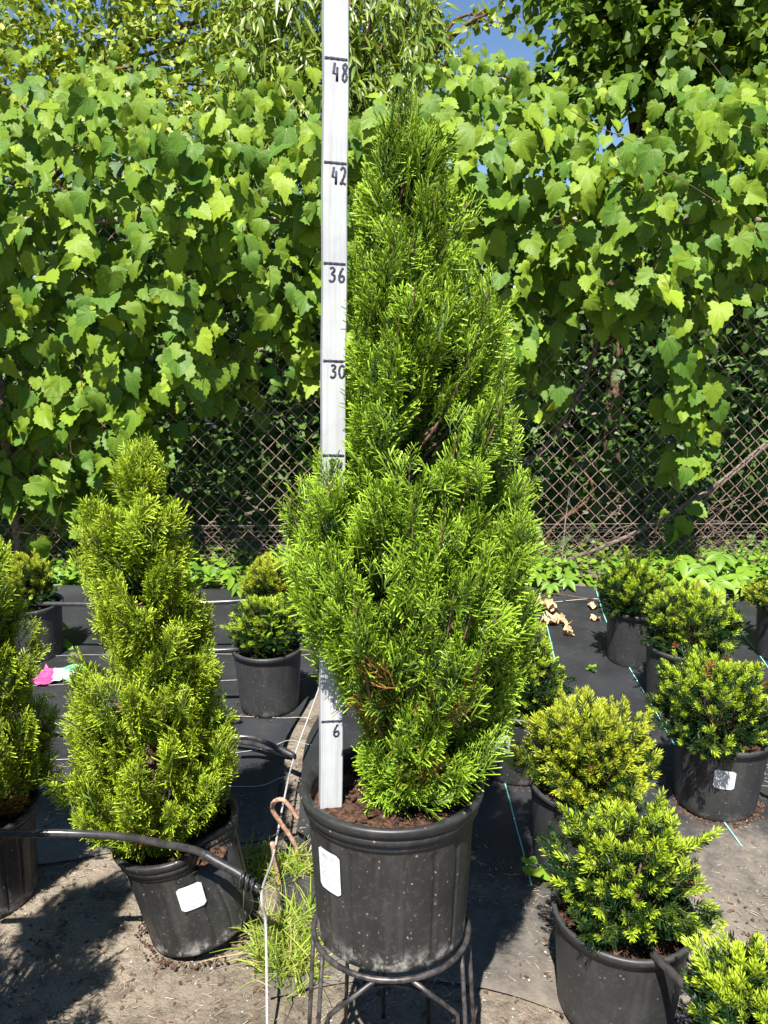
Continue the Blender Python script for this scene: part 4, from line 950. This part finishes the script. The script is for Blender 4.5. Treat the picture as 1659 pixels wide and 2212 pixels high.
# ------------------------------------------------------------------ hoses, rope, stakes
def hose(label, pts, r_, m=M_HOSE, name='irrigation_hose', n=8, cat='hose', group=None, wraps=()):
    p = smooth_path(pts, n); root = empty(name, tuple(p[0])); tag(root, label, cat, group)
    v, f = tube(p - p[0], r_, 10); MB().add(v, f).build('tube', m, root)
    for i0, i1, k in wraps:
        v, f = tube(p[i0:i1] - p[0], r_ * k, 10); MB().add(v, f).build('tape_wrap', M_TAPE, root)
    return root
d0 = c1[1]
LY = gp[1] - .11
hz1 = [P(-220, 1800, Y=LY - .10), P(0, 1801, Y=LY - .09), P(140, 1800, Y=LY - .08), P(270, 1808, Y=LY - .06), P(360, 1824, Y=LY - .04), P(425, 1838, Y=LY - .02), P(470, 1862, Y=LY - .03), P(520, 1890, Y=LY - .05), P(560, 1922, Y=LY - .07)]
hose('glossy black hose running over the dented pot with a taped tied end', hz1, .0085, wraps=((43, 62, 1.25),))
knot = hz1[-1]
zt = MB()
for k in range(3):
    q = knot + np.array([-.035 + .012 * k, 0, .024 - .008 * k]); ang = np.linspace(0, 6.283, 13); v, f = tube(np.column_stack([q[0] + .004 * np.cos(ang), q[1] + .017 * np.cos(ang), q[2] + .017 * np.sin(ang)]), .0022, 5, False); zt.add(v, f)
v, f = tube([knot + [-.03, -.015, .01], knot + [-.034, -.02, -.05], knot + [-.038, -.018, -.085]], .0018, 5); zt.add(v, f)
tag(zt.build('cable_tie', M_TAPE), 'black cable ties cinched around the taped hose end', 'cable tie')
k2 = P(634, 1640, z=.10); k3 = P(706, 1440, z=.16)
hose('braided white rope stretched between the tied hose ends', [P(578, 2330, Y=LY - .30), P(577, 2200, Y=LY - .22), P(574, 2000, Y=LY - .10), knot + [.006, -.004, -.004], P(590, 1850, Y=(LY + k2[1]) / 2 - .12), P(612, 1735, Y=(LY + k2[1]) / 2 + .1), k2, (k2 + k3) / 2, k3], .0030, M_ROPE, 'rope', 8, 'rope')
hose('short black hose loop tied to the rope beside the small yew', [P(500, 1592, z=.13), P(548, 1594, z=.13), P(600, 1616, z=.12), P(634, 1634, z=.105), P(610, 1632, z=.085), P(560, 1610, z=.06), P(500, 1600, z=.05)], .0085, wraps=((16, 28, 1.3),))
hose('black hose lying over the small yew pot and away behind the measuring stick', [P(300, 1408, z=.27), P(420, 1406, z=.268), P(520, 1402, z=.266), P(600, 1385, z=.262), P(655, 1378, z=.262), P(690, 1412, z=.22), P(760, 1470, z=.12), P(840, 1540, z=.012)], .010)
hose('long black hose across the rearmost pots in front of the fence', [P(-150, 1304, z=.265), P(60, 1304, z=.268), P(290, 1305, z=.268), P(470, 1301, z=.268), P(540, 1297, z=.27), P(640, 1296, z=.27), P(720, 1318, z=.22), P(800, 1360, z=.05), P(900, 1390, z=.02)], .010)
hose('black hose crossing the fabric between the two smaller arborvitaes', [P(-100, 1540, z=.12), P(60, 1546, z=.12), P(200, 1549, z=.12), P(330, 1552, z=.11), P(450, 1552, z=.05), P(520, 1556, z=.022)], .010)
def over(c, dx, dy, z=.262): return np.array([c[0] + dx, c[1] + dy, z])
R_ = .11
dl = unit(c1 - c2)
hose('flat black drip hose laid from pot to pot through the yew with one long shoot', [over(c7, -.02, .02, .24), over(c7, .06, -.11, .258), over((c7 + c2) / 2, .0, 0, .22), over(c2, -.03, .12, .258), over(c2, .03, -.05, .235), over(c2, .07, -.11, .262), over((c2 + c1) / 2, .02, 0, .24), over(c1, -.02, .125, .262), P(1390, 2030, z=.238), P(1416, 2066, z=.266), P(1450, 2100, z=.264), P(1510, 2160, z=.262), P(1575, 2225, z=.262), P(1640, 2280, z=.24)], .0085)
hose('flat black drip hose laid from pot to pot through the yew with upright leaders', [over(c5, 0, 0, .235), over(c5, .05, -.10, .258), over(c4, -.02, .12, .258), over(c4, .02, 0, .235), over(c4, .05, -.115, .258), over(c3, -.01, .125, .26), over(c3, .05, -.02, .235), over(c3, .105, -.075, .262), over(c3, .25, -.20, .15), over(c3, .42, -.34, .03)], .0085)
# rusty hooks
def stake(label, pts, r_):
    p = smooth_path(pts, 6); k = np.arange(len(p)); v, f = tube(p, r_ * (1 + .13 * (k % 2)), 8); return tag(MB().add(v, f).build('steel_stake', M_REBAR), label, 'stake')
hb = P(648, 1852, z=0.0); hY = hb[1]
stake('rusty steel stake bent into a hook beside the leaning pot', [hb, P(632, 1815, Y=hY), P(608, 1780, Y=hY), P(589, 1750, Y=hY), P(592, 1733, Y=hY), P(608, 1727, Y=hY), P(622, 1738, Y=hY), P(634, 1755, Y=hY), P(643, 1768, Y=hY)], .0062)
hb = P(602, 1905, z=0.0)
stake('short straight rusty steel stake in the grass beside the leaning pot', [hb + [0, 0, -.02], P(597, 1870, Y=hb[1]), P(588, 1820, Y=hb[1])], .0062)
# ------------------------------------------------------------------ grass, litter, small plants
def grass(label, spots, seed, L=(.05, .12), straw=.25):
    g = np.random.default_rng(seed); V = []; F = []; tp = []; rn = []; ex = []
    for x, y, rad_, n in spots:
        for i in range(n):
            a = g.uniform(0, 6.28); q = rad_ * math.sqrt(g.random()); p = np.array([x + q * math.cos(a), y + q * math.sin(a), hz(x, y) + .003]); l = g.uniform(*L)
            d = unit(np.array([g.normal(0, .55), g.normal(-.05, .5), 1.0])); bend = unit(np.array([g.normal(), g.normal(), 0])) * g.uniform(.2, 1.0); sd = unit(np.cross(d, [g.normal(), g.normal(), .1])) * g.uniform(.0016, .0032); b = len(V)
            r_ = g.random(); e_ = .9 if g.random() < straw else 0.0
            for k, t in enumerate((0, .4, .75, 1.0)):
                c = p + d * l * t + bend * l * .5 * t * t - np.array([0, 0, .35 * l * t * t]); c[2] = max(c[2], p[2] - .001)
                wd = sd * (1 - t * .85); V += [c - wd, c + wd]; tp += [t, t]; rn += [r_, r_]; ex += [e_, e_]
            for k in range(3): F += [(b + 2 * k, b + 2 * k + 1, b + 2 * k + 3), (b + 2 * k, b + 2 * k + 3, b + 2 * k + 2)]
    V = np.array(V); return tag(obj('grass', mesh('grass', V, F, {'tip': tp, 'rnd': rn, 'ext': ex}, None, [M_GRASS])), label, 'grass', kind='stuff')
ga, gb_, gc, gd, ge = (P(*q, z=0) for q in ((620, 2075), (600, 2040), (565, 1870), (640, 1880), (655, 1990)))
grass('tuft of yellowing grass between the leaning pot and the plant stand', [(ga[0], ga[1], .07, 330), (gb_[0], gb_[1], .05, 150), (ge[0], ge[1], .03, 60), (ga[0] + .03, ga[1] - .06, .06, 90)], 1, (.07, .16), .2)
grass('patch of grass around the rusty stakes', [(gc[0], gc[1], .06, 220), (gd[0], gd[1], .06, 170), ((gc + gd)[0] / 2, gc[1] - .03, .07, 130)], 2, (.04, .10), .22)
# straw, bark chips and grit on the dirt
g = np.random.default_rng(31); lit = MB(); n = 9000
X = g.uniform(-1.35, 1.5, n); Y = 1.0 + 1.35 * g.random(n) ** 1.2
V = []; F = []; mi = []
for i in range(4200):                 # clods of dirt
    x, y = g.uniform(-1.3, 1.5), 1.0 + 1.15 * g.random() ** 1.1; z = float(hz(x, y)) + (.008 if (y > 1.45 and x > -.28) else 0); s = .0015 + .006 * g.random() ** 3; b = len(V)
    k = s * g.uniform(.6, 1.4, 6)
    V += [(x + k[0], y, z + .001), (x, y + k[1], z + .001), (x - k[2], y, z + .001), (x, y - k[3], z + .001), (x + g.normal(0, s * .3), y + g.normal(0, s * .3), z + .55 * k[4] + .001)]
    F += [(b, b + 1, b + 4), (b + 1, b + 2, b + 4), (b + 2, b + 3, b + 4), (b + 3, b, b + 4)]; mi += [3] * 4
for x, y in zip(X, Y):
    z = float(hz(x, y)) + (.010 if (y > 1.45 and x > -.28) or (y > 1.95 and x < -.3) else .001); kind = g.random(); b = len(V)
    if kind < .55: l, wd, m_ = g.uniform(.002, .012), g.uniform(.0006, .0012), 0
    elif kind < .9: l, wd, m_ = g.uniform(.002, .007), g.uniform(.0015, .004), 1
    else: l, wd, m_ = g.uniform(.001, .003), g.uniform(.001, .003), 2
    a = g.uniform(0, 3.14); d = np.array([math.cos(a), math.sin(a), g.normal(0, .12)]) * l; s = np.array([-math.sin(a), math.cos(a), 0]) * wd; c = np.array([x, y, z + .002 + abs(d[2])])
    c[2] -= .0012; V += [c - d - s, c + d - s, c + d + s, c - d + s, c - d + [0, 0, .0009], c + d + [0, 0, .001]]
    F += [(b, b + 1, b + 5), (b, b + 5, b + 4), (b + 3, b + 4, b + 5), (b + 3, b + 5, b + 2)]; mi += [m_] * 4
M_CHIP = plain('bark_chip', (.05, .028, .019), (.13, .08, .055), 60, .9, .15)
M_GRIT = plain('pale_grit', (.28, .26, .23), (.42, .40, .37), 60, .9, .15)
M_STRAW = plain('straw_bits', (.20, .165, .12), (.34, .285, .205), 60, .9, .15)
tag(obj('ground_litter', mesh('ground_litter', np.array(V), np.array(F), None, None, [M_STRAW, M_CHIP, M_GRIT, M_DIRT], mi, False)), 'scattered straw, bark chips and grit on the dirt', 'litter', kind='stuff')
# bark chips gathered round the pots
lit = []; F = []; 
def ringchips(c, r0, n, seed):
    g = np.random.default_rng(seed)
    for i in range(n):
        a = g.uniform(-3.3, .2); q = r0 + abs(g.normal(0, .014)); s = g.uniform(.0015, .005); x, y = c[0] + q * math.cos(a), c[1] + q * math.sin(a); z = float(hz(x, y)) + .013
        v, f = box(-s, s, -s * .5, s * .5, -.001, .003); th_ = g.uniform(0, 3.14); cs, sn = math.cos(th_), math.sin(th_)
        yield np.column_stack([v[:, 0] * cs - v[:, 1] * sn + x, v[:, 0] * sn + v[:, 1] * cs + y, v[:, 2] + z + v[:, 0] * g.normal(0, .3)]), f
chips = MB()
for c, r0, n, sd_ in ((gp, .128, 130, 1), (c3, .115, 200, 2), (c7, .11, 90, 3), (c1, .12, 40, 4), (c2, .12, 40, 5), (c8, .11, 30, 6), (c4, .11, 30, 7)):
    for v, f in ringchips(c, r0, n, sd_): chips.add(v, f)
tag(chips.build('bark_chips', M_CHIP, smooth=False), 'reddish bark chips washed out around the feet of the pots', 'bark chips', kind='stuff')
def dry_leaf(label, px, py, size, seed):
    g = np.random.default_rng(seed); t = grape_leaf(50 + seed); V = t['V'].copy() * size; x, y = V[:, 0], V[:, 1]
    V[:, 2] = V[:, 2] * .8 + .30 * np.abs(x) + .012 * np.sin(x * 160 / 1.0 + seed) + .25 * y * y / size * .5 + g.normal(0, size * .05, len(V))
    V[:, 2] -= V[:, 2].min(); p = P(px, py, z=.015); a = g.uniform(0, 6.28)
    o = obj('dry_leaf', mesh('dry_leaf', V, t['F'], None, None, [M_DRY]), None, (p[0], p[1], float(zR(p[0], p[1])) + .004), (0, 0, a)); return tag(o, label, 'dry leaf', 'curled dry leaves on the weed fabric')
for i, (px, py, s) in enumerate(((1168, 1318, .09), (1192, 1322, .085), (1208, 1348, .08), (1180, 1350, .075), (1222, 1358, .05), (1218, 1375, .045), (1152, 1305, .08), (1283, 1310, .05), (1290, 1338, .045))):
    dry_leaf('curled tan dry leaf lying on the weed fabric by the small creeper', px, py, s, i)
hose('thin red runner stem lying across the weed fabric', [P(1150, 1295, z=.05), P(1190, 1283, z=.06), P(1250, 1290, z=.05), P(1300, 1297, z=.03)], .003, M_VSTEM, 'runner_stem', 6, 'stem')
def sprig(label, px, py, z0, h, n, ls, tmpl, seed, m, spread=.9, Y=None, name='seedling', cat='seedling', w_=None):
    g = np.random.default_rng(seed); p = P(px, py, z=z0); root = empty(name, tuple(p)); tag(root, label, cat)
    st = np.array([(0, 0, -.005), (g.normal(0, .006), g.normal(0, .006), h * .5), (g.normal(0, .012), g.normal(0, .012), h)]); v, f = tube(smooth_path(st, 4), np.linspace(.0022, .0009, 9), 5); MB().add(v, f, 0, .5).build('stem', m, root)
    for i in range(n):
        t = .15 + .85 * i / max(1, n - 1); a = i * 2.4 + g.normal(0, .3); q = st[0] + (st[2] - st[0]) * t; d = unit(np.array([math.cos(a), math.sin(a), .35 + .6 * t - .3])); Nn = unit(np.array([-math.cos(a) * .4, -math.sin(a) * .4 - .3, 1]))
        tt = tmpl[i % len(tmpl)]; M = frames(d[None], Nn[None], np.array([ls * g.uniform(.75, 1.15) * (1.15 - .5 * t)]))[0]; k = len(tt['V'])
        obj('leaf', mesh('leaf', tt['V'] @ M.T + q, tt['F'], {'tip': tt['tip'], 'rnd': np.full(k, g.random()), 'ext': np.zeros(k)}, tt['uv'], [m]), root)
    return root
sprig('tiny green seedling alone on the bare weed fabric', 1277, 1452, .012, .035, 6, .032, OVATE, 3, M_CREEP)
sprig('tall lance leaved weed standing against the mesh in the rearmost pot', 1640, 1300, .235, .36, 34, .085, WILLOW, 4, M_CREEP, name='weed')
sprig('slim lance leaved weed growing out of the small yew pot', 592, 1425, .235, .20, 16, .075, WILLOW, 5, M_CREEP, name='weed')
sprig('small round leaved weed at the foot of the domed yew pot', 1165, 1895, .012, .05, 5, .05, [small_leaf(.5, .2)], 6, M_CREEP, name='weed')
sprig('clover sprig standing in front of the tall arborvitae', 862, 1742, .655, .13, 9, .034, [small_leaf(.5, .2)], 7, M_CREEP, name='weed')
sprig('slender clover sprig reaching through the lower tall arborvitae sprays', 960, 1728, .655, .20, 9, .032, [small_leaf(.5, .2)], 8, M_CREEP, name='weed')
# crumpled wrapper
g = np.random.default_rng(3); u, v_ = np.meshgrid(np.linspace(-.5, .5, 12), np.linspace(-.5, .5, 10), indexing='ij'); zz_ = np.abs(g.normal(0, .005, u.shape)) + .004
V = np.column_stack([(u * .17).ravel(), (v_ * .14 + .02 * np.sin(u * 7)).ravel(), zz_.ravel()]); i, j = np.meshgrid(np.arange(11), np.arange(9), indexing='ij'); a = (i * 10 + j).ravel()
F = np.concatenate([np.column_stack([a, a + 10, a + 11]), np.column_stack([a, a + 11, a + 1])])
fc = V[F].mean(1); mi = np.where(fc[:, 0] + .4 * fc[:, 1] < -.02, 1, np.where(fc[:, 0] - fc[:, 1] > .07, 2, 0)); mi = np.where((fc[:, 1] > .03) & (fc[:, 0] > 0), 2, mi)
M_WR = [plain('white_foil', (.7, .75, .74), (.8, .84, .84), 40, .35, .5), plain('pink_foil', (.42, .05, .17), (.5, .09, .23), 40, .35, .5), plain('green_foil', (.12, .45, .22), (.25, .6, .35), 40, .35, .5)]
p = P(128, 1462, z=.012)
tag(obj('wrapper', mesh('wrapper', V, F, None, None, M_WR, mi, False), None, (p[0], p[1], float(zL(p[0], p[1])) + .003)), 'crumpled pink, white and green plastic wrapper on the weed fabric', 'wrapper')
